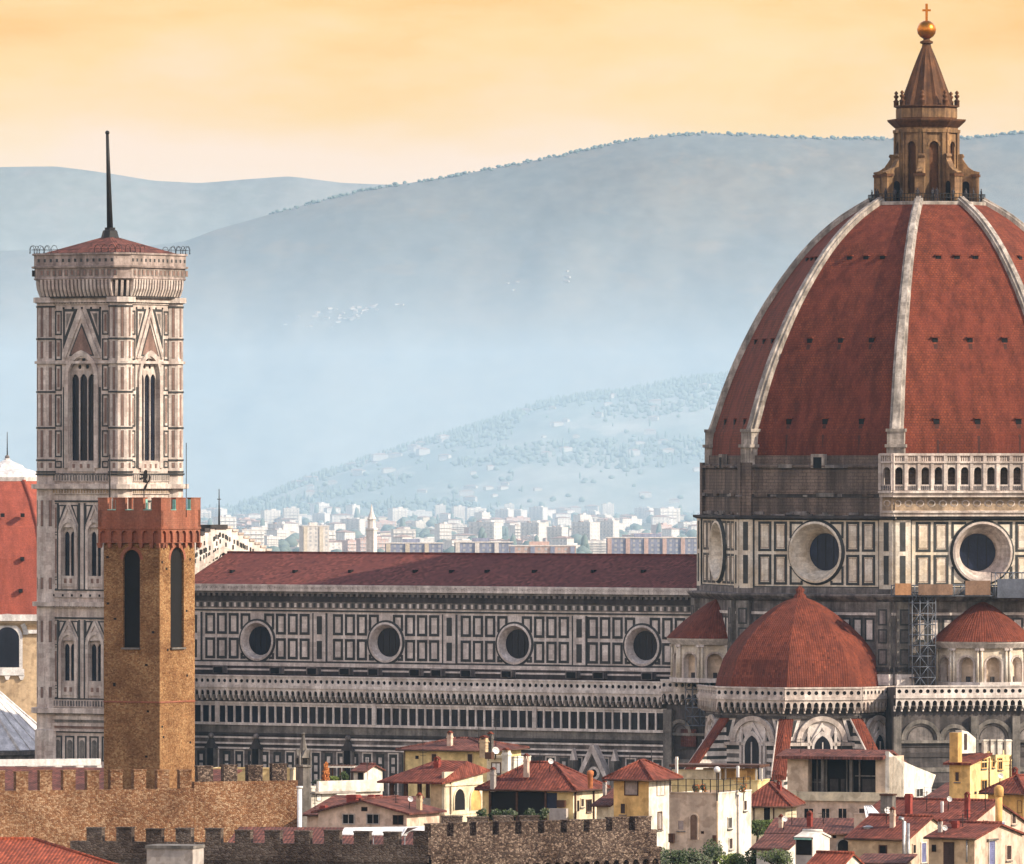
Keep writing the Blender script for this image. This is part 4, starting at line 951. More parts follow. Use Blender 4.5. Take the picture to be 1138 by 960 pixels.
# ---------------------------------------------------------------- crenellated stone watchtower
kT = 11.86; YT = 860; zw = lambda y: H+(HY-y)/kT
cr = P(177.5, HY, YT); cr.z = 0
WT = 6.2; aL, aR = -30, 60
ctr = cr-ang(aL)*WT/2-ang(aR)*WT/2
tow = thing('watchtower', 'slender brown stone watchtower with red brick battlements and tall arched openings', 'tower', ctr)
tb_ = MB()
for k in range(4):
    a = aL+90*k; fr = Fr(ctr+ang(a)*WT/2, a)
    wdt = .75 if k % 2 == 0 else 1.0
    tb_.holed(fr, rect(-WT/2, WT/2, 0, zw(604)), [arch(-wdt-.2, wdt+.15, zw(720), zw(622), 8)], 0, .28, 'tower stone', 'tower stone')
    tb_.box(fr, -WT/2, WT/2, zw(781.3), zw(779.6), 0, .07, 'tower brick')
    o, i_ = arcband(-wdt-.55, wdt+.5, zw(622), .34, 8); tb_.strip(fr, o, i_, .02, .02, 'tower brick')
    tb_.box(fr, -wdt-.3, wdt+.2, zw(722), zw(720), 0, .22, 'grey stone')
    for k_ in range(9):
        u = rnd.choice((-2.5, -1.8, 1.7, 2.4))+rnd.uniform(-.2, .2); z = zw(rnd.uniform(620, 850)); tb_.box(fr, u-.14, u+.14, z, z+.2, 0, .02, 'void')
wall_ = tb_.build('wall', tow)
q = MB(); q.ngon(ctr, [(WT*.655, 5), (WT*.655, zw(606))], 4, aL+45, 'void'); q.build('belfry_core', tow)
q = MB()
ov = .4; HW = WT/2+ov
for k in range(4):
    a = aL+90*k; fr = Fr(ctr+ang(a)*WT/2, a); n = 6 if k % 2 == 0 else 6
    st = 2*HW/n
    hl = [arch(-HW+i*st+st*.2, -HW+(i+1)*st-st*.2, zw(603), zw(594), 5) for i in range(n)]
    q.holed(fr, rect(-HW, HW, zw(603.5), zw(588)), hl, ov-.03, .42, 'tower brick', 'tower brick')
    for i in range(n+1):
        u = -HW+i*st; q.poly(fr, [(u-st*.2, zw(603.5)), (u+st*.2, zw(603.5)), (u+st*.1, zw(609)), (u-st*.1, zw(609))], 0, ov-.1, 'tower brick')
    q.box(fr, -HW, HW, zw(588), zw(585.8), 0, ov+.06, 'tower brick'); q.box(fr, -HW, HW, zw(585.8), zw(567), ov-.4, ov, 'tower brick')
q.ngon(ctr, [(WT*.74, zw(603)), (WT*.74, zw(572))], 4, aL+45, 'tower brick'); q.build('parapet', tow)
for k in range(4):
    a = aL+90*k; fr = Fr(ctr+ang(a)*(HW), a); n = 4 if k % 2 == 0 else 3
    gp = .92; mw = (2*HW-gp*(n-1))/n
    for i in range(n):
        q = MB(); u = -HW+i*(mw+gp); q.box(fr, u+(.4 if i == 0 else 0), u+mw, zw(567), zw(554), -.4, 0, 'tower brick'); q.box(fr, u+(.4 if i == 0 else 0)-.03*(i > 0), u+mw+.03*(i < n-1), zw(554), zw(553), -.44, .04, 'tower brick'); q.build('merlon', tow)
    for i in range(n-1):                                                  # copper-green flashing in the gaps
        q = MB(); u = -HW+i*(mw+gp)+mw; q.box(fr, u, u+gp, zw(567), zw(566.2), -.38, .03, 'green enamel'); q.box(fr, u+gp-.05, u+gp-.003, zw(566.2), zw(555), -.37, -.04, 'green enamel'); q.build('flashing', tow)
# iron lion weathervane
q = MB(); vp = ctr+ang(aL)*1.2-ang(aR)*.1; fr = Fr(vp, 0); u0 = fr.U(160); vz = lambda y: H+(HY-y)/kT
q.tube([fr.p(u0, vz(575)), fr.p(u0, vz(544))], .05, 'iron', 5)
q.poly(fr, [(u0+a, vz(y)) for a, y in ((-.05, 544), (.05, 540), (.25, 537), (-.1, 536), (-.05, 532), (-.35, 533.5), (-.45, 531.5), (-.1, 530), (-.1, 528.5), (-.42, 528), (-.4, 526.5), (-.05, 526), (0, 523.5), (.15, 521.8), (.32, 523), (.3, 525.5), (.36, 529), (.22, 533), (.32, 535), (.5, 532), (.42, 529), (.55, 527.5), (.62, 530), (.58, 534), (.36, 537), (.3, 540), (.15, 544))], -.05, .05, 'iron')
q.build('weathervane', tow)
q = MB(); u1 = fr.U(122); q.tube([fr.p(u1, vz(575)), fr.p(u1, vz(505))], .07, 'iron', 5); u2 = fr.U(207); q.tube([fr.p(u2, vz(575)), fr.p(u2, vz(492))], .035, 'iron', 4); q.build('aerial_mast', tow)
# ---------------------------------------------------------------- red brick church dome far left, white pyramid roof of the baptistery
YM = 1480; kM = F/YM; zm = lambda y: H+(HY-y)/kM
CM = P(8, HY, YM); CM.z = 0
md = thing('domed_chapel', 'red brick church dome with a pale tiled cap, left of the marble bell tower', 'church', CM)
q = MB(); pf = [(15.6, zm(690)), (15.6, zm(684)), (15.0, zm(680)), (14.6, zm(660)), (13.6, zm(620)), (11.8, zm(585)), (9.2, zm(556)), (6.6, zm(536)), (6.0, zm(533))]
q.ngon(CM, pf, 8, -17, 'medici brick')
dsh = q.build('dome', md)
for j in range(8):
    d = ang(-17+45*j); q = MB(); q.tube([CM+d*(r-.1)+Vector((0, 0, z)) for r, z in pf[2:]], .42, 'medici brick', 5); q.build('rib', dsh)
for a in (5.5, -39.5):
    for px, y, in ((0, 572), (22, 572), (21, 620), (-30, 620)):
        pass
fr = Fr(CM+ang(5.5)*13.0, 5.5)
for u, y, n_ in ((-1.2, 572, -1.4), (2.0, 572, -1.4), (1.9, 620, .0), (-2.4, 620, .0), (1.6, 655, .9)):
    q = MB(); q.box(fr, u-.3, u+.3, zm(y)-.3, zm(y)+.3, n_-1.2, n_+.25, 'void'); q.build('roof_vent', dsh)
q = MB(); q.ngon(CM, [(6.4, zm(534.5)), (6.6, zm(530)), (6.3, zm(528)), (5.6, zm(525)), (3.0, zm(520)), (2.6, zm(517)), (1.3, zm(513.5)), (.5, zm(511)), (.5, zm(509.5)), (.1, zm(509))], 8, -17, 'lead')
q.tube([CM+Vector((0, 0, zm(509))), CM+Vector((0, 0, zm(480)))], [.12, .05], 'iron', 5); q.ball(CM+Vector((0, 0, zm(508))), .38, 'old marble', 8); q.build('cap', md)
q = MB(); q.ngon(CM, [(16.2, 0), (16.2, zm(694)), (16.9, zm(692)), (17.2, zm(690)), (17.2, zm(686)), (15.8, zm(684))], 8, -17, 'tan plaster')
fr = Fr(CM+ang(5.5)*16.2*c22, 5.5)
cu = fr.U(8); q.box(fr, -6.1, cu-3.3, zm(702), zm(698), 0, .5, 'lead'); q.box(fr, cu+3.3, 6.1, zm(702), zm(698), 0, .5, 'lead'); q.box(fr, -6.1, 6.1, zm(688), zm(681), .6, 1.2, 'lead')
drm = q.build('drum', md)
q = MB(); cu = fr.U(8); q.poly(fr, arch(cu-2.45, cu+2.45, zm(741), zm(707), 10), 0, .25, 'lead'); q.poly(fr, arch(cu-1.9, cu+1.9, zm(739), zm(708), 10), .25, .3, 'dark glass')
o, i_ = arcband(cu-3.3, cu+3.3, zm(703), .75, 8); q.strip(fr, o, i_, .9, .5, 'lead'); q.strip(fr, o, o, 0, .9, 'lead'); q.box(fr, cu-2.7, cu+2.7, zm(748), zm(741), 0, .5, 'lead')
for u in (-2.3, 0, 2.3): q.poly(fr, [(cu+u-.5, zm(748)), (cu+u+.5, zm(748)), (cu+u+.2, zm(753)), (cu+u-.2, zm(753))], 0, .4, 'lead')
q.build('window', md)
YB = 1290; kB = F/YB; zp = lambda y: H+(HY-y)/kB
CB = P(-38, HY, YB); CB.z = 0
bp = thing('baptistery', 'low octagonal building with a pale marble pyramid roof beside the bell tower', 'baptistery', CB)
q = MB(); q.ngon(CB, [(14.2, zp(831)), (.8, zp(742))], 8, ROT, 'lead'); rf = q.build('roof', bp)
q = MB()
for j in range(8):
    d = ang(ROT+45*j); q.tube([CB+d*14.2+Vector((0, 0, zp(831))), CB+d*.8+Vector((0, 0, zp(742)))], .22, 'lead', 5)
    for f in (.25, .5, .75):
        d2 = ang(ROT+45*j+45); e = (d*(1-f)+d2*f); q.tube([CB+e*14.2+Vector((0, 0, zp(830.6))), CB+e*.8+Vector((0, 0, zp(741.6)))], .09, 'lead', 4)
q.build('roof_ribs', bp)
q = MB(); q.ngon(CB, [(13.6, 0), (13.6, zp(848)), (13.7, zp(848)), (13.7, zp(844)), (13.6, zp(844)), (13.6, zp(838)), (14.3, zp(836)), (14.4, zp(832)), (14.0, zp(831.5))], 8, ROT, 'old marble')
for a in (A_SE, A_S, A_E):
    fr = Fr(CB+ang(a)*13.6*c22, a)
    for i in range(6): u = -4.5+i*1.8; panel(q, fr, u, 1.5, zp(872), zp(850), .2)
q.build('wall', bp)
# ---------------------------------------------------------------- foreground roofs and houses
def slab(mb, pts, th, m):
    pts = [Vector(p) for p in pts]; lo = [p-Vector((0, 0, th)) for p in pts]; k = len(pts)
    mb.face(pts, m); mb.face(lo[::-1], 'wood')
    for i in range(k): j = (i+1) % k; mb.face([pts[j], pts[i], lo[i], lo[j]], m)
class House:
    def __init__(s, name, label, cat, xc, xl, xr, ye, Y, a, wall, roof='red roof', kind='hip', ya=None, ov=.45, L=None, Rw=None, lit_wall=None, group=None, yf=None):
        k = F/Y; s.Y = Y; s.k = k
        s.c = P(xc, HY, Y); s.c.z = 0
        s.fl, s.fr = Fr(s.c, -a), Fr(s.c, 90-a)
        s.L = L or max(.5, -s.fl.U(xl)); s.R = Rw or max(.5, s.fr.U(xr)); s.ze = H+(HY-ye)/k
        s.e1, s.e2 = -s.fl.u, s.fr.u
        s.t = thing(name, label, cat, s.c+(s.e1*s.L+s.e2*s.R)*.5, group)
        b = MB(); c = s.c; A, B, Cc, D = c+s.e1*s.L, c, c+s.e2*s.R, c+s.e1*s.L+s.e2*s.R
        up = lambda p, z: p+Vector((0, 0, z)); ze = s.ze; w2 = lit_wall or wall  # paler plaster on right-hand walls: the sunlit side put into the colour
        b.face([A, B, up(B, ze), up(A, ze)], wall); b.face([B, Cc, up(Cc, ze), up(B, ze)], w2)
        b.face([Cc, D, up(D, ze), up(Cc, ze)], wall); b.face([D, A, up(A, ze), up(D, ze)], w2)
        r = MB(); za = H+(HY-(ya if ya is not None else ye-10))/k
        s.za = za; o = ov; th = .16
        pt = lambda f1, f2, z: c+s.e1*f1+s.e2*f2+Vector((0, 0, z))
        if kind == 'hip':
            dz = (za-ze)/(min(s.L, s.R)/2)*o
            E = [pt(s.L+o, -o, ze-dz), pt(-o, -o, ze-dz), pt(-o, s.R+o, ze-dz), pt(s.L+o, s.R+o, ze-dz)]
            if s.L >= s.R: r1, r2 = pt(s.L-s.R/2, s.R/2, za), pt(s.R/2, s.R/2, za); F_ = [[E[0], E[1], r2, r1], [E[1], E[2], r2], [E[2], E[3], r1, r2], [E[3], E[0], r1]]
            else: r1, r2 = pt(s.L/2, s.L/2, za), pt(s.L/2, s.R-s.L/2, za); F_ = [[E[0], E[1], r1], [E[1], E[2], r2, r1], [E[2], E[3], r2], [E[3], E[0], r1, r2]]
            for q in F_: slab(r, q, th, roof)
            for p, q in ((E[1], r2 if s.L >= s.R else r1), (E[0], r1), (E[2], r2), (r1, r2)):
                if (p-q).length > .1: r.tube([p+Vector((0, 0, .03)), q+Vector((0, 0, .03))], .13, roof, 5)
        elif kind in ('gableR', 'gableL'):
            if kind == 'gableR':
                dz = (za-ze)/(s.R/2)*o; m_ = s.R/2
                F_ = [[pt(s.L+o, -o, ze-dz), pt(-o, -o, ze-dz), pt(-o, m_, za), pt(s.L+o, m_, za)], [pt(-o, s.R+o, ze-dz), pt(s.L+o, s.R+o, ze-dz), pt(s.L+o, m_, za), pt(-o, m_, za)]]
                b.face([up(B, ze), up(Cc, ze), pt(0, m_, za-.05)], w2); b.face([up(D, ze), up(A, ze), pt(s.L, m_, za-.05)], w2)
                r.tube([pt(-o, m_, za+.03), pt(s.L+o, m_, za+.03)], .14, roof, 5)
            else:
                dz = (za-ze)/(s.L/2)*o; m_ = s.L/2
                F_ = [[pt(-o, -o, ze-dz), pt(-o, s.R+o, ze-dz), pt(m_, s.R+o, za), pt(m_, -o, za)], [pt(s.L+o, s.R+o, ze-dz), pt(s.L+o, -o, ze-dz), pt(m_, -o, za), pt(m_, s.R+o, za)]]
                b.face([up(A, ze), up(B, ze), pt(m_, 0, za-.05)], wall); b.face([up(Cc, ze), up(D, ze), pt(m_, s.R, za-.05)], wall)
                r.tube([pt(m_, -o, za+.03), pt(m_, s.R+o, za+.03)], .14, roof, 5)
            for q in F_: slab(r, q, th, roof)
        elif kind == 'shed':                                             # falls towards the left-hand face
            dz = (za-ze)/s.R*o
            slab(r, [pt(s.L+o, -o, ze-dz), pt(-o, -o, ze-dz), pt(-o, s.R+.1, za), pt(s.L+o, s.R+.1, za)], th, roof)
            b.face([up(B, ze), up(Cc, ze), pt(0, s.R, za-.05)], w2); b.face([up(D, ze), up(A, ze), pt(s.L, s.R, za-.05)], w2); b.face([pt(0, s.R, ze), pt(s.L, s.R, ze), pt(s.L, s.R, za-.05), pt(0, s.R, za-.05)], wall)
        elif kind == 'flat':
            r.face([pt(s.L, 0, ze-.6), pt(0, 0, ze-.6), pt(0, s.R, ze-.6), pt(s.L, s.R, ze-.6)], 'tan plaster')
            th2 = .25
            b.box(s.fl, -s.L, 0, ze-.02, ze+.1, -th2, .06, wall); b.box(s.fr, 0, s.R, ze-.02, ze+.1, -th2, .06, w2)
        if kind in ('hip', 'gableR', 'shed'):
            gq = MB(); zg_ = ze-(za-ze)/max(.5, (min(s.L, s.R)/2 if kind == 'hip' else s.R/2 if kind == 'gableR' else s.R))*o-.1
            gq.tube([pt(s.L+o, -o-.06, zg_), pt(-o, -o-.06, zg_)], .08, 'wood', 6)
            if kind == 'hip': gq.tube([pt(-o-.06, -o, zg_), pt(-o-.06, s.R+o, zg_)], .08, 'wood', 6)
            gq.build('gutter', s.t)
        s.w = b.build('wall', s.t); s.r = r.build('roof', s.t) if r.f else None
    def win(s, face, x0, x1, y0, y1, pane='void', frame=None, shape='rect', sill=True, name='window', label=None):
        fr = s.fl if face == 'L' else s.fr
        u0, z1 = fr.uz(x0, y0); u1, _ = fr.uz(x1, y0); _, z0 = fr.uz((x0+x1)/2, y1)
        m = MB(); t = .09
        if shape == 'arch':
            zs = z1-(u1-u0)/2; m.poly(fr, arch(u0, u1, z0, zs, 6), .0, .03, pane)
            if frame: o, i_ = arcband(u0-.12, u1+.12, zs, .12, 6); m.strip(fr, o, i_, .1, .1, frame); m.strip(fr, o, o, 0, .1, frame); m.box(fr, u0-.12, u0, z0, zs, 0, .1, frame); m.box(fr, u1, u1+.12, z0, zs, 0, .1, frame)
            m.build(name, s.t, label)
        else:
            if frame: m.frame(fr, u0-t, u1+t, z0-t, z1+t, t, 0, .09, frame)
            else: m.frame(fr, u0-.04, u1+.04, z0-.04, z1+.04, .05, 0, .03, 'wood')
            if sill: m.box(fr, u0-.15, u1+.15, z0-.2, z0-.1, 0, .16, 'grey stone')
            o = m.build(name, s.t, label)
            q = MB(); q.box(fr, u0, u1, z0, z1, 0, .03, pane)
            if pane in ('shutter', 'blue shutter', 'grey shutter'):
                n = max(3, int((z1-z0)/.16))
                for i in range(n): z = z0+(z1-z0)*(i+.3)/n; q.box(fr, u0+.05, (u0+u1)/2-.03, z, z+.07, .03, .06, pane); q.box(fr, (u0+u1)/2+.03, u1-.05, z, z+.07, .03, .06, pane)
            elif u1-u0 > .7: q.box(fr, (u0+u1)/2-.03, (u0+u1)/2+.03, z0, z1, .03, .06, frame or 'wood')
            q.build('shutter' if 'shutter' in pane else 'pane', o)
    def chimney(s, x, y0, y1, wpx, m='red brick', Y=None, name='chimney', cap='small dome tile', roofed=True):
        Y = Y or s.Y+3; k = F/Y; p = P(x, HY, Y); w_ = wpx/k; q = MB(); z0, z1 = H+(HY-y1)/k-1.0, H+(HY-y0)/k
        fr = Fr((p.x, p.y), -28); q.box(fr, -w_*.42, w_*.42, z0, z1, -w_*.42, w_*.42, m)
        q.box(fr, -w_*.5, w_*.5, z1-.3, z1-.15, -w_*.5, w_*.5, m)
        if roofed:
            for e in (-.34, .34): q.box(fr, e*w_-.06, e*w_+.06, z1, z1+.25, -w_*.3, w_*.3, m)
            q.poly(fr, [(-w_*.55, z1+.25), (w_*.55, z1+.25), (0, z1+.5)], -w_*.5, w_*.5, cap)
        q.build(name, s.r or s.t)
    def box(s, name, face, x0, x1, y0, y1, n0, n1, m, label=None):
        fr = s.fl if face == 'L' else s.fr; u0, z1 = fr.uz(x0, y0); u1, _ = fr.uz(x1, y0); _, z0 = fr.uz((x0+x1)/2, y1)
        q = MB(); q.box(fr, u0, u1, z0, z1, n0, n1, m); return q.build(name, s.t, label)
    def pipe(s, face, x, y0, y1, m='wood', r=.07):
        fr = s.fl if face == 'L' else s.fr; u, z1 = fr.uz(x, y0); _, z0 = fr.uz(x, y1)
        q = MB(); q.tube([fr.p(u, z0, .1), fr.p(u, z1, .1)], r, m, 6); q.build('drainpipe', s.t)
    def aerial(s, x, y0, y1, Y=None, arms=3):
        Y = Y or s.Y+3; k = F/Y; p = P(x, HY, Y); z0, z1 = H+(HY-y1)/k-.5, H+(HY-y0)/k; q = MB()
        p.z = 0; q.tube([p+Vector((0, 0, z0)), p+Vector((0, 0, z1))], .035, 'iron', 4)
        for i in range(arms): z = z1-.15-i*.3; q.tube([p+Vector((-.45+.08*i, .1, z)), p+Vector((.45-.08*i, -.1, z))], .022, 'iron', 4)
        q.build('aerial', s.r or s.t)
    def dish(s, x, y, rpx, Y=None):
        Y = Y or s.Y+1; k = F/Y; p = P(x, y, Y); r = rpx/k; q = MB(); n = Vector((.35, -.85, .35)).normalized(); a = n.orthogonal().normalized(); b = n.cross(a)
        vs = [p-n*.12]; 
        for rr, d in ((.5, -.08), (1, .05)): vs += [p+(a*math.cos(i*math.pi/7)+b*math.sin(i*math.pi/7))*r*rr+n*d for i in range(14)]
        q.raw(vs, [(0, 1+i, 1+(i+1) % 14) for i in range(14)]+[(1+i, 15+i, 15+(i+1) % 14, 1+(i+1) % 14) for i in range(14)], 'white metal', True)
        q.tube([p-n*.1, p-n*.3-Vector((0, 0, .9))], .04, 'iron', 5); q.tube([p-b*r, p+n*r*.9], .02, 'iron', 4); q.build('satellite_dish', s.r or s.t)
# --- crenellated walls
def crenels(name, label, o, a, x0, x1, ytop, yfloor, m, spans, th=.9, zlow=0, ledge=None, mm=None):
    fr = Fr(o, a); xm = (x0+x1)/2
    t = thing(name, label, 'wall', fr.p((fr.U(x0)+fr.U(x1))/2, 0, -th/2)); q = MB()
    u0, u1 = fr.U(x0), fr.U(x1); zf = fr.Z(xm, yfloor); zt = fr.Z(xm, ytop)
    q.box(fr, u0, u1, zlow, zf, -th, 0, m)
    if ledge:
        zl_ = fr.Z(xm, ledge); q.box(fr, u0-.1, u1+.1, zl_-.22, zl_+.22, 0, .5, m)
        n = int((u1-u0)/1.05); st = (u1-u0)/n
        q.holed(fr, rect(u0, u1, zl_-2.2, zl_-.22), [arch(u0+i*st+st*.2, u0+(i+1)*st-st*.2, zl_-2.0, zl_-1.1, 5) for i in range(n)], .45, .4, m, m)
    w_ = q.build('wall', t)
    for i, (a_, b_) in enumerate(spans):
        q = MB(); ua, ub = fr.U(a_), fr.U(b_); j = rnd.uniform(-.08, .06)
        q.box(fr, ua, ub, zf, zt+j, -th+.05, -.02, mm or m); q.box(fr, ua-.05, ub+.05, zt+j, zt+j+.12, -th, .03, mm or m); q.build('merlon', t)
    return fr, t
pW1 = P(100, HY, 838)
sp1 = [(x, x+13.5) for x in (-60, -34, -8, 18, 44.5, 70.5, 97, 123, 149, 175)]+[(200, 213)]
frW1, _ = crenels('battlement_wall', 'golden rubble palace wall with battlements at the foot of the brown watchtower', (pW1.x, pW1.y), 20, -70, 215.5, 857.5, 878, 'gold rubble', sp1)
pW1b = P(216, HY, 842)
crenels('battlement_wall', 'shorter golden rubble battlement wall right of the watchtower, ending beside a pale pipe', (pW1b.x, pW1b.y), 22, 215.8, 331, 851, 868, 'gold rubble', mm='light rubble', spans=[(220, 237), (249, 264), (276, 292), (303, 319)])
pc = P(475, HY, 760)
sp2 = [(476-33*i-17, 476-33*i) for i in range(12)]
crenels('battlement_wall', 'dark shaded battlement wall with machicolations along the bottom left', (pc.x, pc.y), -16, 78, 476, 923, 937, 'dark rubble', sp2, ledge=953)
sp3 = [(479+25.2*i, 479+25.2*i+18) for i in range(10)]
crenels('battlement_wall', 'mottled stone battlement wall turning to the sun, bottom centre', (pc.x+.05, pc.y), 40, 476, 730, 913, 926, 'light rubble', sp3, ledge=948, mm='light rubble')
pb = P(560, HY, 790)
crenels('battlement_wall', 'low dark rear battlement row with pale joints below the veranda', (pb.x, pb.y), 10, 490, 612, 908, 919, 'dark rubble', [(492+28.5*i, 492+28.5*i+22) for i in range(4)], th=.7)
q = MB(); fr = Fr(P(200, HY, 750).to_2d(), -16); ua, ub = fr.U(163), fr.U(214); z1 = fr.Z(190, 943)
q.box(fr, ua, ub, 0, z1, -3, 0, 'grey plaster'); q.box(fr, ua-.1, ub+.1, z1, z1+.25, -3, .12, 'grey stone'); tag(q.build('garden_wall', None, None, fr.p((ua+ub)/2, 0)), 'short pale plastered wall under the dark battlements', 'wall')
q = MB(); fr = Fr(P(333, HY, 838).to_2d(), 10); ua = fr.U(333); q.tube([fr.p(ua, 0), fr.p(ua, fr.Z(333, 875))], .22, 'white metal', 8); q.tube([fr.p(ua, fr.Z(333, 876)), fr.p(ua, fr.Z(333, 873.5))], .3, 'white metal', 8)
tag(q.build('vent_pipe', None, None, fr.p(ua, 0)), 'pale upright vent pipe at the end of the golden wall', 'pipe')
# white parapet rail behind the left wall
fr = Fr(P(50, HY, 905).to_2d(), 14); t = thing('terrace_rail', 'long white beam on short blocks crossing in front of the bell tower base', 'railing', fr.p(0, 0)); q = MB()
z0, z1 = fr.Z(50, 851), fr.Z(50, 843.5); q.box(fr, fr.U(-60), fr.U(112), z0, z1, -.5, 0, 'white metal'); q.build('beam', t)
for x0, x1, yb in ((7, 17, 857), (31, 42, 853), (61, 69, 856), (85, 93, 856), (108, 113, 858)):
    q = MB(); q.box(fr, fr.U(x0), fr.U(x1), fr.Z(50, 862), z0, -.45, -.04, 'white metal'); q.build('block', t)
h = House('low_building', 'low building with a dark red roof behind the golden battlements', 'building', 216, -120, 232, 886, 868, 20, 'pink plaster', 'old roof', 'shed', 859, L=34, Rw=11)
h = House('low_building', 'small ochre building glimpsed through the right battlement gaps', 'building', 322, 226, 327, 855, 880, 14, 'pale yellow plaster', 'old roof', 'flat', Rw=5, lit_wall='cream plaster')
# gothic pinnacle
pp = P(337, HY, 880); t = thing('stone_pinnacle', 'slim grey gothic stone pinnacle rising beside the golden wall', 'pinnacle', (pp.x, pp.y, 0)); kp = F/880; zk = lambda y: H+(HY-y)/kp; pp.z = 0
q = MB(); q.ngon(pp, [(.72, 0), (.72, zk(853)), (.85, zk(852)), (.85, zk(850)), (.62, zk(849.5))], 8, 0, 'grey stone'); q.build('shaft', t)
q = MB(); q.ngon(pp, [(.58, zk(850)), (.58, zk(842)), (.66, zk(841)), (.45, zk(838)), (.30, zk(828)), (.12, zk(817)), (.2, zk(815.5)), (.05, zk(813.5))], 8, 0, 'grey stone')
for j in range(4):
    d = ang(20+90*j); f4 = Fr(pp+d*.56, 20+90*j); q.poly(f4, arch(-.22, .22, zk(849), zk(843), 5, .6), 0, .04, 'void'); q.poly(f4, [(-.4, zk(842)), (.4, zk(842)), (0, zk(833))], -.15, .14, 'grey stone')
    e = ang(65+90*j); q.ngon(pp+e*.75, [(.13, zk(850)), (.13, zk(840)), (.02, zk(831))], 6, 0, 'grey stone')
q.build('spire', t)
# --- houses, back to front
h3 = House('yellow_house', 'long yellow plastered house with a shallow red roof under the striped marble wall', 'house', 548, 446, 560, 832, 1010, 20, 'pale yellow plaster', 'old roof', 'hip', 822, ov=.7, L=10.5, Rw=9)
h3.win('L', 503, 507, 846, 852, 'void', None, sill=False); h3.win('L', 462, 465, 840, 843, 'void', None, sill=False); h3.chimney(538, 822, 832, 9, 'tan plaster', 1006); h3.chimney(545, 818, 832, 6, 'grey stone', 1007); h3.aerial(532, 805, 826, 1006); h3.aerial(470, 813, 824, 1008)
h5 = House('roof_hut', 'white plastered rooftop hut with one bright window and rooftop aerials', 'hut', 571, 541, 581, 842, 955, 25, 'cream plaster', 'small dome tile', 'flat', Rw=4.2, lit_wall='white plaster')
h5.win('L', 547, 556, 848, 859, 'white metal', 'wood'); h5.dish(551, 834, 4.2, 950); h5.aerial(551, 798, 838, 951); h5.aerial(543, 824, 840, 951); h5.chimney(563, 836, 846, 9, 'white plaster', 952); h5.box('cornice', 'L', 540, 561, 839, 842, 0, .5, 'cream plaster')
q = MB(); p = P(545, HY, 948); q.box(Fr((p.x, p.y), -20), -.5, .2, h5.ze+.1, h5.ze+.8, -.6, .3, 'wood'); q.build('chimney', h5.t)
h1 = House('terrace_house', 'white terraced house with a planted roof terrace and a small hut', 'house', 424, 346, 434, 874, 940, -38, 'white plaster', 'tan plaster', 'flat', Rw=6, lit_wall='white plaster')
h1.box('parapet', 'L', 352, 424, 868, 880, 0, .35, 'white plaster'); h1.box('cornice', 'L', 346, 392, 879.5, 881.5, 0, .5, 'grey plaster')
for x in (414, 418, 423, 426): h1.win('L', x-1.6, x+1.6, 871, 876.5, 'void', 'iron', sill=False, name='vent')
h1.win('L', 371, 376, 884, 892, 'void', None, sill=False); h1.win('L', 352, 357, 883, 890, 'white metal', None, sill=False)
h1.box('blind', 'L', 371, 392, 882, 884, 0, .5, 'white plaster')
hh = House('roof_hut', 'little white hut with red gable roof on the planted terrace', 'hut', 405, 393, 425, 856, 946, 24, 'white plaster', 'old roof', 'gableR', 850, ov=.25, lit_wall='white plaster')
hh.win('L', 398, 404, 857, 869, 'void', 'grey plaster', sill=False, name='door')
q = MB(); fr = Fr(P(365, HY, 948).to_2d(), -10); z1 = fr.Z(370, 853)
tg = thing('pergola', 'light pergola beam over the planted terrace', 'pergola', fr.p(0, 0, -1)); zf = h1.ze-.6
for x in (366, 378, 391): q.box(fr, fr.U(x)-.07, fr.U(x)+.07, zf, z1, -1.8, -1.66, 'wood'); q.box(fr, fr.U(x)-.07, fr.U(x)+.07, zf, z1, -.14, 0, 'wood')
q.build('post', tg); q = MB(); q.box(fr, fr.U(362), fr.U(394), z1, z1+.16, -.2, .06, 'white plaster'); q.box(fr, fr.U(362), fr.U(394), z1, z1+.16, -1.9, -1.64, 'white plaster')
for i in range(8): u = fr.U(364)+i*.36; q.box(fr, u, u+.08, z1+.16, z1+.25, -1.95, .1, 'wood')
q.build('beam', tg)
h2 = House('gabled_house', 'low house with two small dark windows under a wide red gable roof', 'house', 452, 360, 540, 902, 812, 26, 'pink plaster', 'old roof', 'gableL', 889, ov=.5, Rw=6.5, L=8.8)
h2.win('L', 381.5, 393.5, 905, 915, 'void', 'grey plaster', sill=False); h2.win('L', 408.5, 421, 905, 915, 'void', 'grey plaster', sill=False); h2.win('L', 437, 448, 906, 916, 'void', None, sill=False); h2.win('L', 402, 408, 897, 901, 'void', None, sill=False)
h2b = House('low_building', 'low red roofed shed with raised skylights beside the gabled house', 'building', 432, 335, 445, 905, 838, 20, 'pink plaster', 'old roof', 'shed', 888, Rw=8, L=8)
for x, w_ in ((393, 14), (414, 9), (421, 8), (360, 8)): h2b.chimney(x, 883 if x > 380 else 895, 897 if x > 380 else 904, w_, 'red brick', 838, name='skylight_box', roofed=False)
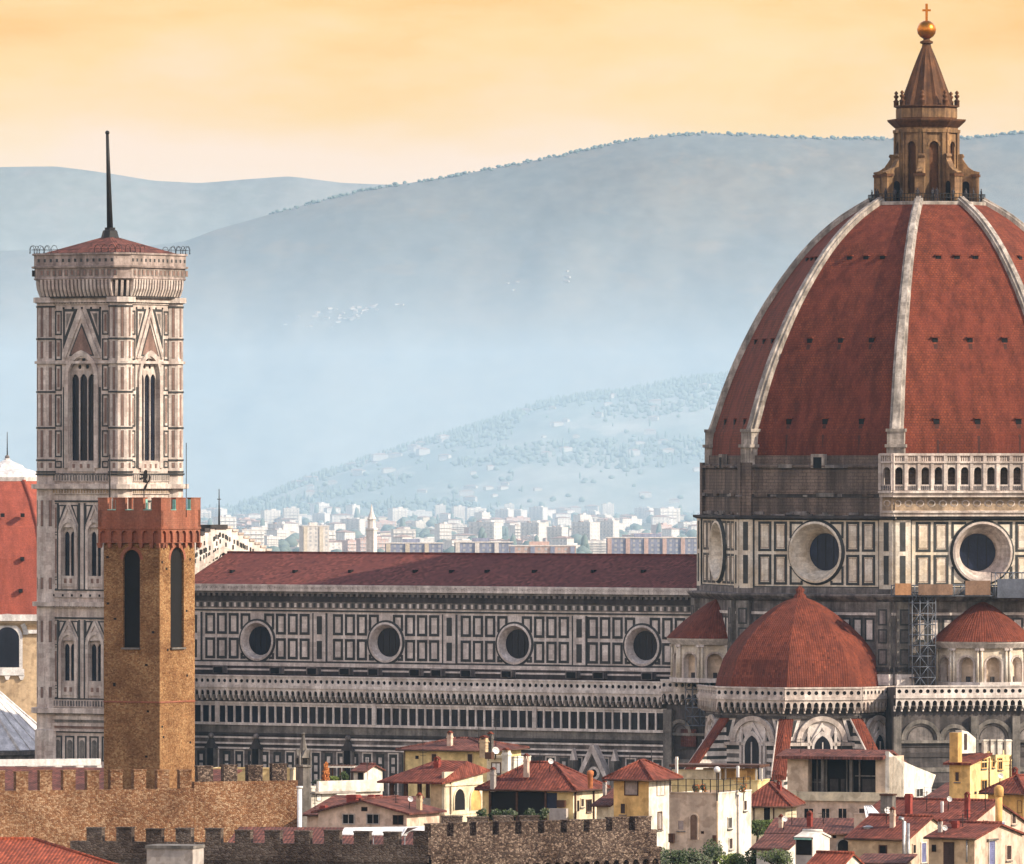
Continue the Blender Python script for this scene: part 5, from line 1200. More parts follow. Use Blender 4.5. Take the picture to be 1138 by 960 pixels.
# loggia house
h4 = House('loggia_house', 'cream house with open roof loggia, hipped red roof and two arched windows', 'house', 494, 433, 537, 906, 890, 30, 'tan plaster', 'red roof', 'flat', lit_wall='cream plaster')
zr = H+(HY-868)/h4.k; q = MB()
for i, f in enumerate((.02, .27, .52, .78, .97)):
    u = -h4.L*(1-f); q = MB(); q.box(h4.fl, u-.16, u+.16, h4.ze, zr, -.45, -.12, 'wood'); q.build('post', h4.t)
    if i < 4: q = MB(); q.box(h4.fl, u-.16, u+.16, h4.ze, zr, -h4.R+.2, -h4.R+.5, 'wood'); q.build('post', h4.t)
zr2 = H+(HY-858)/h4.k
q = MB(); q.box(h4.fr, .0, h4.R, h4.ze, zr2, -.3, -.02, 'cream plaster'); q.box(h4.fr, -.05, h4.R+.1, h4.fr.Z(510, 873), h4.fr.Z(510, 871), -.02, .14, 'cream plaster')
q.box(h4.fl, -1.6, -.02, h4.ze, zr-.1, -.4, -.02, 'tan plaster'); q.build('end_wall', h4.t)
h4.win('R', 504.5, 516, 877, 900, 'void', 'cream plaster', 'arch'); h4.win('R', 522.5, 534, 877, 900, 'ochre plaster', 'cream plaster', 'arch')
q = MB(); pt = lambda a, b, z: h4.c+h4.e1*a+h4.e2*b+Vector((0, 0, z)); o = .9; za = H+(HY-846)/h4.k; L_, R_ = h4.L, h4.R
E_ = [pt(L_+o, -o, zr-.1), pt(-.3, -o, zr-.1), pt(-.3, R_+o, zr2), pt(L_+o, R_+o, zr-.1)]; r1, r2 = pt(L_*.5, R_*.5, za), pt(0.2, R_*.62, za-.1)
for f_ in ([E_[0], E_[1], r1], [E_[1], E_[2], r2, r1], [E_[2], E_[3], r1, r2], [E_[3], E_[0], r1]): slab(q, f_, .18, 'red roof')
q.build('hipped_roof', h4.t)
q = MB(); q.box(h4.fl, -L_*.72, -L_*.55, h4.ze, h4.ze+1.5, -3.5, -3.2, 'white metal'); q.box(h4.fl, -L_*.48, -L_*.28, h4.ze, h4.ze+2.4, -3.8, -3.7, 'white plaster'); q.build('parapet', h4.t)
# veranda house
h6 = House('veranda_house', 'yellow house with broad red hipped roof over a dark open veranda', 'house', 637, 536, 664, 874, 868, 24, 'pale yellow plaster', 'red roof', 'hip', 849, ov=.55, Rw=7.0, lit_wall='cream plaster')
h6.box('veranda_opening', 'L', 546, 606, 879, 912, -.02, .03, 'void'); h6.box('post', 'L', 606, 619, 881, 898, .0, .05, 'blue glass', 'grey blue glazed panel'); h6.box('lintel', 'L', 536, 637, 876, 879, 0, .2, 'tan plaster')
for x in (545, 575, 607): h6.box('post', 'L', x-1, x+1, 879, 912, .05, .2, 'wood')
h6.box('parapet', 'L', 613, 632, 898, 920, .1, .6, 'grey plaster'); h6.box('cupboard', 'L', 620, 629, 889, 897, 0, .3, 'wood')
h6.win('R', 651.5, 656.5, 889.5, 901, 'void', 'wood'); h6.win('R', 641.5, 643.5, 890, 901, 'void', None, sill=False); h6.pipe('R', 638.5, 876, 925, 'wood', .09); h6.pipe('R', 659, 872, 915, 'wood', .08)
q = MB(); p = P(656, HY, 866); kk = F/866; q.ngon(p, [(.25, H+(HY-876)/kk), (.27, H+(HY-862)/kk), (.34, H+(HY-861)/kk), (.34, H+(HY-857.5)/kk), (.2, H+(HY-856)/kk)], 10, 0, 'terracotta pot', smooth=True); q.build('chimney_pot', h6.r)
hs = House('small_annex', 'small cream annexe with red lean-to roof between the yellow houses', 'annexe', 676, 663, 681, 893, 862, 26, 'cream plaster', 'old roof', 'shed', 876, Rw=5)
h7 = House('tower_house', 'tall yellow house with closed grey shutters under a low hipped red roof', 'house', 721, 682, 746, 860, 856, 28, 'yellow plaster', 'red roof', 'hip', 846, ov=.8, lit_wall='white plaster')
h7.win('L', 695, 708.5, 862.5, 883, 'grey shutter', 'wood', sill=False); h7.win('R', 730, 738, 863, 883, 'white plaster', 'grey plaster', sill=False); h7.win('R', 731, 734.8, 903, 921, 'grey plaster', 'wood'); h7.chimney(752, 841, 853, 3, 'white plaster', 862, roofed=False)
h9b = House('pergola_terrace', 'yellow roof terrace room under a long thin dark roof', 'house', 842, 745, 852, 868, 962, 16, 'pale yellow plaster', 'wood', 'flat', Rw=5)
zt9 = H+(HY-853)/h9b.k
q = MB(); q.box(h9b.fl, -h9b.L, .3, zt9, zt9+.28, -4, .5, 'wood'); q.build('canopy', h9b.t)
h9b.box('back_wall', 'L', 776, 836, 854, 869, -2.2, -2.0, 'yellow plaster'); h9b.box('back_wall', 'L', 745, 794, 855, 868, -.8, -.6, 'cream plaster'); h9b.win('L', 818, 829, 857, 868, 'ochre plaster', 'ochre plaster', sill=False)
for x in (800, 806, 840, 846): h9b.box('post', 'L', x-.8, x+.8, 854, 868, -.3, -.1, 'white plaster')
for x in (820,): h9b.chimney(x, 851, 853, 3, 'lead', 960, name='roof_vent', roofed=False)
h9 = House('cream_house', 'cream house with a flared red roof and a tall dark doorway', 'house', 873, 829, 886, 889, 892, 12, 'cream plaster', 'red roof', 'hip', 871, ov=.7, Rw=6)
h9.win('L', 849, 856, 895.5, 917, 'void', 'cream plaster', sill=False, name='door'); h9.pipe('L', 860, 890, 915, 'wood')
# big modern glazed loggia
h10 = House('glazed_house', 'large cream house with a dark glazed top-floor loggia and sloping white side wall', 'house', 988, 875, 1040, 889, 938, 20, 'pink plaster', 'red roof', 'none', lit_wall='white plaster', Rw=13.5)
k10 = h10.k; z10 = H+(HY-841)/k10; f10 = h10.fl; L_, R_ = h10.L, h10.R
q = MB(); q.box(f10, -L_, -L_+2.2, h10.ze, z10, -3, -.02, 'beige plaster'); q.box(f10, -1.45, 0, h10.ze, z10, -5, -.02, 'beige plaster'); q.box(f10, -L_, 0, h10.ze-.1, h10.ze+.05, -6, -.1, 'tan plaster'); q.build('pier', h10.t)
q = MB(); q.box(f10, -L_-.6, 0, h10.ze-.15, h10.ze+.75, -.1, .35, 'cream plaster'); q.box(f10, -L_-.5, -L_+1.2, h10.ze-.3, h10.ze+.85, .35, .7, 'cream plaster'); q.build('balcony', h10.t)
q = MB(); q.box(f10, -L_+2.2, -1.45, h10.ze, z10, -1.6, -1.4, 'void'); q.build('glazing', h10.t)
for x in (904, 914, 937, 951): h10.box('glazing_bar', 'L', x-.7, x+.7, 842, 882, -1.4, -1.2, 'grey stone')
for x, m in ((913.5, 'grey stone'), (945, 'grey stone')): h10.box('post', 'L', x-1.4, x+1.4, 842, 884, -.5, -.1, m)
h10.box('glazing_bar', 'L', 946, 972, 862, 863.3, -1.4, -1.3, 'grey stone'); h10.box('glazing_bar', 'L', 898, 912, 869, 870, -1.4, -1.3, 'grey stone')
for x0, x1 in ((900, 910), (918, 927), (930, 935), (954, 968)): h10.box('curtain', 'L', x0, x1, 866, 883, -1.4, -1.33, 'dark stone')
q = MB(); pt = lambda a, b, z: h10.c+h10.e1*a+h10.e2*b+Vector((0, 0, z)); zt = H+(HY-838)/k10
fR = h10.fr; out_ = [(0, h10.ze-.2), (R_, h10.ze-.2)]+[fR.uz(x, y) for x, y in ((1040, 861), (1030, 857), (1015, 851), (1002, 845), (994, 840), (990, 837))]; out_ += [(0, zt+.3)]
q.poly(fR, out_, -.4, 0, 'white plaster'); q.build('side_wall', h10.t)
q = MB(); slab(q, [pt(L_+1.0, -.9, z10), pt(.35, -.9, z10), pt(.35, 2.6, zt+.35), pt(L_+1.0, 2.6, zt+.35)], .3, 'old roof'); slab(q, [pt(L_+1, R_, fR.Z(1040, 863)), pt(L_+1, 2.6, zt+.33), pt(.4, 2.6, zt+.33), pt(.4, R_, fR.Z(1040, 863))], .2, 'old roof'); q.build('tiled_roof', h10.t)
for x0, x1 in ((873, 879.5), (894, 904), (913.5, 922)): h10.win('L', x0, x1, 898.5, 909, 'void', 'pink plaster', sill=True)
h10.win('R', 1018, 1025, 877, 885, 'iron', 'white metal', sill=False, name='air_conditioner'); h10.win('R', 1027, 1034, 875, 886, 'white metal', 'white metal', sill=False, name='air_conditioner')
# ochre tower house on the right
h16 = House('tower_house', 'narrow ochre tower house with a red lean-to roof and chimney flues', 'house', 1078, 1055, 1124, 848, 905, 30, 'yellow plaster', 'red roof', 'flat', lit_wall='pale yellow plaster', Rw=None)
zt = h16.fr.Z(1100, 838)
q = MB(); u1 = h16.fr.U(1099); q.poly(h16.fr, [(0, h16.ze), (h16.R, h16.ze), (h16.R, zt+.3), (u1+.1, zt+.3), (u1, zt)], -.3, -.02, 'pale yellow plaster'); q.box(h16.fr, u1, h16.R, h16.ze, zt, -3.0, -.3, 'pale yellow plaster'); q.build('upper_wall', h16.t)
pt = lambda a, b, z: h16.c+h16.e1*a+h16.e2*b+Vector((0, 0, z)); q = MB(); slab(q, [pt(h16.L+.5, -.4, h16.ze), pt(-.3, -.4, h16.ze), pt(-.3, u1+.2, zt+.15), pt(h16.L+.5, u1+.2, zt+.15)], .2, 'red roof'); q.build('lean_to_roof', h16.t)
for x0, x1, y0, y1 in ((1090.5, 1096, 844, 853), (1102.5, 1104.5, 844, 852), (1109, 1113, 843, 854.5), (1090.5, 1096, 867.5, 877)): h16.win('R', x0, x1, y0, y1, 'void', 'ochre plaster')
h16.win('R', 1083, 1085, 880, 882, 'void', None, sill=False); h16.pipe('R', 1098.5, 842, 885, 'wood', .06)
q = MB(); p = P(1061.5, HY, 905); fr = Fr((p.x, p.y), -30); zq_ = lambda y: H+(HY-y)/(F/905); q.box(fr, -.42, .5, zq_(847), zq_(814), -.5, .4, 'ochre plaster'); q.build('chimney', h16.t)
q = MB(); p = P(1069, HY, 907); fr = Fr((p.x, p.y), 50); q.poly(fr, [(0, zq_(838)), (2.3, zq_(838)), (2.3, zq_(822)), (1.0, zq_(814)), (0, zq_(812))], -.8, 0, 'white plaster'); q.box(fr, .35, .8, zq_(834), zq_(816), 0, .05, 'shutter'); q.build('stair_head', h16.t)
for x in (1095, 1103, 1110.5, 1120): 
    p = P(x, HY, 909); q = MB(); q.box(Fr((p.x, p.y), 20), -.28, .28, zq_(840), zq_(823), -.28, .28, 'white plaster'); q.box(Fr((p.x, p.y), 20), -.34, .34, zq_(825), zq_(824), -.34, .34, 'white plaster'); q.build('flue', h16.t)
h17 = House('ochre_house', 'ochre house with a red roof cut off by the right edge', 'house', 1138, 1098, 1175, 877, 850, 34, 'ochre plaster', 'red roof', 'hip', 863, ov=.6, lit_wall='pale yellow plaster')
h17.win('L', 1131, 1135, 890, 903, 'ochre plaster', None, sill=False)
hb1 = House('low_building', 'low red roofed building between the white side wall and the ochre tower house', 'building', 1062, 1032, 1075, 886, 922, 24, 'pink plaster', 'old roof', 'shed', 872, Rw=6)
# middle right: pink gabled house with big roof and the round chimney
h13 = House('gabled_house', 'pale pink gabled house with a broad mottled red roof and tall round chimney', 'house', 1062, 1006, 1150, 926, 800, 30, 'tan plaster', 'red roof', 'gableR', 893, ov=.3, lit_wall='pink plaster', L=11)
h13.win('R', 1110.5, 1115.5, 914, 926, 'blue shutter', 'white plaster'); h13.win('R', 1076, 1087, 915, 918, 'white plaster', None, name='air_conditioner', sill=False)
q = MB(); p = P(1110, HY, 796); k_ = F/796; zq_ = lambda y: H+(HY-y)/k_; q.tube([Vector((p.x, p.y, zq_(930))), Vector((p.x, p.y, zq_(885)))], .31, 'ochre plaster', 10); q.ngon(p, [(.31, zq_(885.5)), (.42, zq_(884.5)), (.42, zq_(877)), (.36, zq_(874.5)), (.15, zq_(872.6)), (.02, zq_(872.2))], 12, 0, 'ochre plaster', smooth=True); q.build('round_chimney', h13.r)
h13.chimney(1010, 882, 892, 8, 'red brick', 806, roofed=False); h13.aerial(1075, 899, 918, 797); h13.chimney(1047, 890.5, 893, 3, 'lead', 806, name='roof_vent', roofed=False)
h13.dish(987, 901, 4.5, 800); q = MB(); p = P(987, HY, 803); q.box(Fr((p.x, p.y), -20), -.55, .55, 18, H+(HY-883)/(F/803), -.5, .5, 'grey stone'); q.box(Fr((p.x, p.y), -20), -.62, .62, H+(HY-884)/(F/803), H+(HY-882)/(F/803), -.57, .57, 'wood'); q.build('chimney', h13.r)
h15 = House('gabled_house', 'beige house with a steep red roof, blue shuttered window and a steel flue', 'house', 1008, 968, 1060, 931, 772, 30, 'tan plaster', 'red roof', 'gableR', 909, ov=.25, lit_wall='beige plaster', L=5.6)
h15.win('R', 1023.5, 1028.5, 937, 958, 'blue shutter', 'white plaster')
q = MB(); p = P(1005, HY, 768); k_ = F/768; zq_ = lambda y: H+(HY-y)/k_; p.z = 0; q.tube([p+Vector((0, 0, 18)), p+Vector((0, 0, zq_(913))), p+Vector((-.1, 0, zq_(910))), p+Vector((-.45, -.1, zq_(909)))], .17, 'galvanised', 8); q.tube([p+Vector((.35, .2, 18)), p+Vector((.35, .2, zq_(915)))], .12, 'galvanised', 8); q.build('steel_flue', h15.t)
h15.win('L', 958+20, 985, 940, 960, 'void', 'wood', sill=False, name='door')
h14 = House('gabled_house', 'small front house with dark shuttered door and pale gable with a blue shutter', 'house', 1083, 1032, 1136, 930, 745, 28, 'tan plaster', 'red roof', 'gableR', 917, ov=.3, lit_wall='pink plaster')
h14.win('L', 1049, 1060, 936, 966, 'shutter', None, sill=False, name='door'); h14.win('R', 1098.5, 1105, 935, 966, 'blue shutter', 'white plaster'); h14.win('L', 1036, 1040, 939, 946, 'void', None, sill=False); h14.box('lintel', 'R', 1096.5, 1107.5, 932.5, 934, 0, .2, 'grey stone'); h14.pipe('L', 1075, 932, 958, 'galvanised'); h14.chimney(1062, 912, 918, 8, 'red brick', 749, roofed=False)
# bottom middle: beige block, low roofs, white stack
h8 = House('block_house', 'beige block house with arched niche, white lit side and fenced roof terrace', 'house', 798, 744, 835, 882, 828, 22, 'beige plaster', 'tan plaster', 'flat', lit_wall='white plaster')
h8.win('L', 767.5, 775, 905, 933, 'tan board', 'beige plaster', 'arch'); h8.win('R', 808.5, 812.5, 909, 920, 'void', 'white plaster'); h8.win('L', 779.5, 782, 924, 926, 'void', None, sill=False); h8.pipe('R', 819, 883, 955, 'grey plaster', .09); h8.pipe('L', 797.3, 883, 955, 'tan plaster', .05)
h8.box('blind', 'L', 744, 750, 926, 936, .05, .3, 'wood'); h8.box('blind', 'L', 793, 797, 928, 935, .05, .3, 'wood')
q = MB(); zf = h8.ze
for f_, n, ln in ((h8.fl, 6, h8.L), (h8.fr, 5, h8.R)):
    for i in range(n+1):
        u = (-ln+ln*i/n) if f_ is h8.fl else ln*i/n
        q.box(f_, u-.035, u+.035, zf, zf+1.3, -.15, -.08, 'iron')
    for z in (.65, 1.25): q.box(f_, -ln if f_ is h8.fl else 0, 0 if f_ is h8.fl else ln, zf+z, zf+z+.04, -.13, -.1, 'iron')
q.build('railing', h8.t)
p = P(797, HY, 826); t = thing('globe_lamp', 'white globe lamp on a thin post at the terrace corner', 'lamp', (p.x, p.y+.6, h8.ze-.6)); k_ = F/826
q = MB(); pv = Vector((p.x, p.y+.6, 0)); q.tube([pv+Vector((0, 0, h8.ze-.6)), pv+Vector((0, 0, H+(HY-859)/k_))], .05, 'iron', 6); q.build('post', t)
q = MB(); q.ball(pv+Vector((0, 0, H+(HY-855.5)/k_)), .3, 'white metal', 12); q.ngon(pv, [(.32, H+(HY-855)/k_), (.2, H+(HY-852.6)/k_), (.05, H+(HY-851.8)/k_)], 10, 0, 'white metal', smooth=True); q.build('globe', t)
h11 = House('low_building', 'low pink house with old red roof and a dark round arch in its wall', 'building', 946, 857, 955, 925, 802, 10, 'pink plaster', 'old roof', 'shed', 912, L=7.2, Rw=6)
h11.win('L', 931, 944, 933, 946, 'void', 'grey plaster', 'arch'); h11.win('L', 926, 929, 928, 931, 'void', None, sill=False)
h11b = House('low_building', 'tiny red roofed outhouse at the foot of the white block wall', 'outhouse', 873, 843, 880, 941, 790, 18, 'white plaster', 'old roof', 'shed', 929, Rw=4, L=2.6)
h12 = House('roof_hut', 'weathered white hut with a dark open front and small gable', 'hut', 903, 884, 922, 930, 758, 30, 'grey plaster', 'white plaster', 'gableR', 924.5, ov=.1, lit_wall='white plaster')
h12.box('opening', 'L', 885, 902, 933, 950, 0, .04, 'void'); h12.box('lintel', 'L', 884, 903, 931, 933, 0, .3, 'green enamel')
h12b = House('roof_hut', 'grey stair hut with white lead top beside the dark arch wall', 'hut', 962, 949, 967, 905, 796, 30, 'pink plaster', 'lead', 'flat', lit_wall='white plaster', Rw=2.2)
q = MB(); p0 = P(960, 899, 795); p1 = P(985, 914, 792); q.face([P(960, 896, 797), P(963, 915, 795), P(983, 911, 795), P(972, 899, 797)], 'white metal')
q = MB(); pts = [P(960, 895.5, 797), P(963.5, 914, 794), P(983, 909.5, 795), P(969, 895, 798)]; slab(q, pts, .08, 'white metal')
for i in range(1, 5): f = i/5; q.tube([pts[0].lerp(pts[3], f)+Vector((0, 0, .04)), pts[1].lerp(pts[2], f)+Vector((0, 0, .04))], .04, 'galvanised', 4)
q.tube([pts[1], pts[1]-Vector((0, 0, 18))], .06, 'galvanised', 5); q.tube([pts[2], pts[2]-Vector((0, 0, 18))], .06, 'galvanised', 5)
tag(q.build('glass_awning', None, None, pts[1]-Vector((0, 0, 18))), 'slanted white ribbed awning beside the satellite dish', 'awning')
p = P(965, HY, 776); k_ = F/776; p.z = 0; q = MB(); q.ngon(p, [(.4, 0), (.4, H+(HY-932)/k_), (.55, H+(HY-930)/k_), (.55, H+(HY-927)/k_), (.42, H+(HY-925)/k_), (.42, H+(HY-920)/k_), (.5, H+(HY-919)/k_), (.1, H+(HY-917)/k_)], 8, 0, 'galvanised', smooth=False); tag(q.build('flue_stack', None, None, p), 'stout grey metal flue with a cowl in front of the red roof', 'flue')
h19 = House('gabled_house', 'little bottom-edge house with a white gable and bright red roof', 'house', 934, 919, 959, 962, 735, 30, 'white plaster', 'bright roof', 'gableR', 949, ov=.2, L=3.0)
h20 = House('low_building', 'low tiled lean-to at the bottom edge below the steel flue', 'building', 1002, 955, 1012, 958, 752, 14, 'tan plaster', 'old roof', 'shed', 951, Rw=4)
# bottom left orange tiled roof
YL = 640; kL = F/YL
q = MB(); zl2 = lambda y: H+(HY-y)/kL
def at(x, y, Y): return P(x, y, Y)
A_, B_, C_, D_ = at(-60, 932, YL+9), at(38, 932.5, YL+9), at(150, 968, YL-2), at(-60, 990, YL-6)
slab(q, [D_, C_, B_, A_], .2, 'orange roof'); slab(q, [at(150, 968, YL-2), at(90, 975, YL+18), B_], .2, 'orange roof'); q.tube([B_, C_], .16, 'orange roof', 6); q.tube([A_, B_], .16, 'orange roof', 6)
t = thing('tiled_roof_house', 'house with a bright orange tiled hip roof in the bottom left corner', 'house', (C_.x-6, YL+4, 0)); q.build('roof', t)
q = MB(); q.abox((P(20, HY, YL+3).x, YL+4, zl2(1000)/2), (12, 9, zl2(1000)), 'pink plaster'); q.build('wall', t)
# white tarpaulins behind the dark battlements
fr = Fr(P(430, HY, 772).to_2d(), -10)
q = MB(); Z = lambda x, y: fr.Z(x, y)
g = lambda x, y, n: fr.p(fr.U(x), fr.Z(x, y), n)
for pts in ([g(378, 927, .2), g(452, 928, .2), g(456, 919, -1.2), g(380, 920, -1.2)], [g(446, 929, .3), g(458, 922, .1), g(470, 918, -.9), g(450, 919, -.8)], [g(458, 922, .1), g(490, 926.5, .3), g(478, 919, -.9), g(468, 918, -.9)]): slab(q, pts, .06, 'white metal')
for x in (380, 415, 450, 486): q.tube([g(x, 926, .1)-Vector((0, 0, .05)), g(x, 926, .1)-Vector((0, 0, 20))], .05, 'galvanised', 5)
tag(q.build('tarpaulin', None, None, g(430, 926, 0)-Vector((0, 0, 20))), 'white tarpaulin canopies stretched behind the dark battlements', 'canopy')
h21 = House('low_building', 'long low red roof just behind the dark battlements', 'building', 500, 250, 512, 938, 785, 10, 'pink plaster', 'old roof', 'shed', 923, L=19, Rw=5)
for h_, x, y0, y1 in ((h6, 600, 836, 852), (h6, 575, 840, 853), (h7, 700, 836, 851), (h7, 724, 831, 846), (h9, 860, 856, 872), (h10, 890, 820, 838), (h10, 935, 822, 838), (h10, 970, 824, 838), (h11, 880, 899, 913), (h11, 915, 902, 914), (h13, 1030, 879, 895), (h13, 1095, 876, 893), (h14, 1070, 904, 920), (h15, 985, 896, 911), (h16, 1085, 815, 838), (h17, 1122, 849, 866), (h2, 440, 879, 893), (h4, 470, 831, 848), (h1, 408, 842, 870), (h2b, 350, 880, 893)):
    h_.aerial(x, y0, y1, h_.Y+4, rnd.choice((2, 3, 4)))
for h_, x, y0, y1, w_ in ((h6, 585, 843, 852, 6), (h6, 548, 858, 868, 6), (h4, 486, 846, 856, 7), (h3, 500, 817, 826, 6), (h11, 900, 907, 915, 6), (h11, 868, 911, 918, 5), (h13, 1075, 886, 896, 6), (h14, 1045, 916, 924, 5), (h15, 992, 903, 912, 6), (h17, 1128, 858, 868, 6), (h2, 466, 887, 895, 6), (h9, 866, 872, 880, 5), (hs, 672, 872, 880, 4)):
    h_.chimney(x, y0, y1, w_, rnd.choice(('red brick', 'tan plaster', 'grey plaster', 'pink plaster')), h_.Y+3)
h8.win('R', 826, 829, 890, 900, 'shutter', 'white plaster'); h8.win('R', 810, 813, 932, 943, 'shutter', 'white plaster'); h8.win('L', 754, 760, 912, 922, 'grey shutter', 'beige plaster')
h13.win('R', 1124, 1128, 905, 915, 'shutter', 'pink plaster'); h13.win('R', 1093, 1097, 912, 921, 'void', 'pink plaster'); h15.win('R', 1014, 1017, 939, 948, 'void', 'beige plaster'); h14.win('R', 1118, 1123, 940, 955, 'shutter', 'pink plaster')
h3.win('L', 480, 485, 838, 848, 'shutter', 'tan plaster'); h3.win('L', 520, 525, 838, 848, 'shutter', 'tan plaster'); h7.win('L', 690, 695, 893, 904, 'shutter', 'yellow plaster'); h16.win('L', 1062, 1066, 858, 868, 'shutter', 'ochre plaster'); h6.win('R', 645, 648, 888, 896, 'shutter', 'cream plaster')
h11.win('L', 884, 889, 930, 940, 'shutter', 'pink plaster'); h11.win('L', 900, 905, 930, 940, 'shutter', 'pink plaster'); h10.win('L', 932, 941, 898.5, 909, 'void', 'pink plaster'); h10.win('L', 955, 963, 898.5, 909, 'shutter', 'pink plaster')
for h_, x, y in ((h14, 1050, 920), (h2, 456, 888), (h6, 612, 846), (h11, 872, 910), (h13, 1055, 888), (h17, 1112, 862)): h_.dish(x, y, 3.2, h_.Y+2)
for h_, f_, x, y0, y1 in ((h7, 'R', 744, 862, 935), (h9, 'L', 838, 892, 915), (h13, 'R', 1068, 922, 940), (h15, 'R', 1036, 925, 955), (h16, 'R', 1122, 840, 880), (h3, 'L', 450, 834, 862), (h4, 'R', 500, 862, 905), (h11, 'L', 945, 927, 945), (h10, 'L', 985, 892, 912)): h_.pipe(f_, x, y0, y1, 'wood', .06)
# ---------------------------------------------------------------- scaffolding on the cathedral
def scaffold(label, fr, x0, x1, y0, y1, n0, n1, bays, lifts, net=None, boards=()):
    k = F/fr.p(0, 0).y; u0, u1 = fr.U(x0), fr.U(x1); za, zb_ = fr.Z((x0+x1)/2, y1), fr.Z((x0+x1)/2, y0)
    t = thing('scaffolding', label, 'scaffolding', fr.p((u0+u1)/2, za)); q = MB(); m = 'scaffold steel'
    for i in range(bays+1):
        u = u0+(u1-u0)*i/bays
        for n in (n0, n1): q.tube([fr.p(u, za, n), fr.p(u, zb_, n)], .06, m, 5)
    q.build('standards', t); q = MB()
    for j in range(lifts+1):
        z = za+(zb_-za)*j/lifts
        for n in (n0, n1): q.tube([fr.p(u0, z, n), fr.p(u1, z, n)], .05, m, 5)
        for i in range(bays+1): u = u0+(u1-u0)*i/bays; q.tube([fr.p(u, z, n0), fr.p(u, z, n1)], .05, m, 5)
        if j < lifts:
            for i in range(bays):
                a, b = u0+(u1-u0)*i/bays, u0+(u1-u0)*(i+1)/bays
                z2 = za+(zb_-za)*(j+1)/lifts
                if (i+j) % 2: a, b = b, a
                q.tube([fr.p(a, z, n1+.03), fr.p(b, z2, n1+.03)], .045, m, 4)
    q.build('ledgers', t); q = MB()
    for j in range(1, lifts+1): z = za+(zb_-za)*j/lifts; q.box(fr, u0, u1, z-.1, z-.03, n0+.08, n1-.08, 'tan board')
    q.build('deck', t)
    for (a, b, c, d, m2, nm) in boards:
        q = MB(); q.box(fr, fr.U(a), fr.U(b), fr.Z(a, d), fr.Z(a, c), n1+.07, n1+.14, m2); q.build(nm, t)
    return t
f_ = Fr(C0+ang(A_SE)*(RB*c22), A_SE)
scaffold('tall grey scaffold tower left of the right-hand half dome', f_, 1008, 1034, 658, 764, 1.0, 2.6, 3, 9)
f_ = Fr(C0+ang(A_SE)*(RB*c22+1.2), A_SE)
scaffold('long scaffold bridge with tan hoardings under the right round window', f_, 990, 1100, 650, 662, .3, 2.0, 10, 1, boards=[(990, 1008, 648, 661, 'board', 'hoarding'), (1016, 1054, 649, 661, 'tan board', 'hoarding'), (1068, 1096, 645, 661, 'tan board', 'hoarding')])
scaffold('netted scaffold platform at the right edge below the round window', f_, 1101, 1190, 636, 664, .3, 2.2, 9, 2, boards=[(1103, 1190, 643, 664, 'scaffold net', 'netting')])
f_ = Fr(CL(22, 22.5), A_S)
scaffold('bluish scaffolding wrapped round the corner left of the tiled dome', f_, 770, 803, 756, 806, .2, 1.8, 4, 5)
# ---------------------------------------------------------------- people on the lantern terrace
def person_mesh(seed):
    r = random.Random(seed); me = bpy.data.meshes.new('person')
    J = {'pelvis': (0, 0, .92, .15), 'waist': (0, 0, 1.1, .14), 'chest': (0, .01, 1.34, .165), 'neck': (0, .01, 1.5, .065), 'chin': (0, -.02, 1.58, .085), 'head': (0, 0, 1.68, .105), 'top': (0, .01, 1.75, .06)}
    v = list(J.values()); e = [(0, 1), (1, 2), (2, 3), (3, 4), (4, 5), (5, 6)]
    for s_ in (-1, 1):
        b = len(v); v += [(s_*.10, 0, .88, .10), (s_*.12, -.02, .48, .07), (s_*.12, .02, .08, .05), (s_*.13, -.13, .03, .04)]; e += [(0, b), (b, b+1), (b+1, b+2), (b+2, b+3)]
        b = len(v); f = r.uniform(-.25, -.05); v += [(s_*.2, .01, 1.43, .07), (s_*.27, .0, 1.15, .05), (s_*.2, f, .98, .04), (s_*.19, f-.08, .93, .03)]; e += [(2, b), (b, b+1), (b+1, b+2), (b+2, b+3)]
    me.from_pydata([q[:3] for q in v], e, []); ob = bpy.data.objects.new('tmp', me); C.objects.link(ob)
    ob.modifiers.new('s', 'SKIN')
    for i, q in enumerate(v): me.skin_vertices[0].data[i].radius = (q[3], q[3]*.8)
    me.skin_vertices[0].data[0].use_root = True
    ob.modifiers.new('d', 'SUBSURF').levels = 1
    dg = bpy.context.evaluated_depsgraph_get(); m2 = bpy.data.meshes.new_from_object(ob.evaluated_get(dg)); bpy.data.objects.remove(ob)
    m2.materials.clear(); m2.materials.append(M['skin and cloth']); m2.name = 'person'
    return m2
pms = [person_mesh(i) for i in range(3)]
for i, a in enumerate((-88, -74, -66, -52, -38, -31, -12, 4, 8, 27, 43, 58, 84)):
    o = bpy.data.objects.new('person', pms[i % 3]); C.objects.link(o); d = ang(a); o.location = C0+d*(7.15-.15*(i % 2))+Vector((0, 0, zl(225))); o.rotation_euler = (0, 0, R(a+rnd.uniform(-30, 30))); s_ = rnd.uniform(.96, 1.06); o.scale = (s_, s_, s_)
    tag(o, 'dark clothed visitor standing at the railing under the dome lantern', 'person', 'visitors on the lantern terrace')
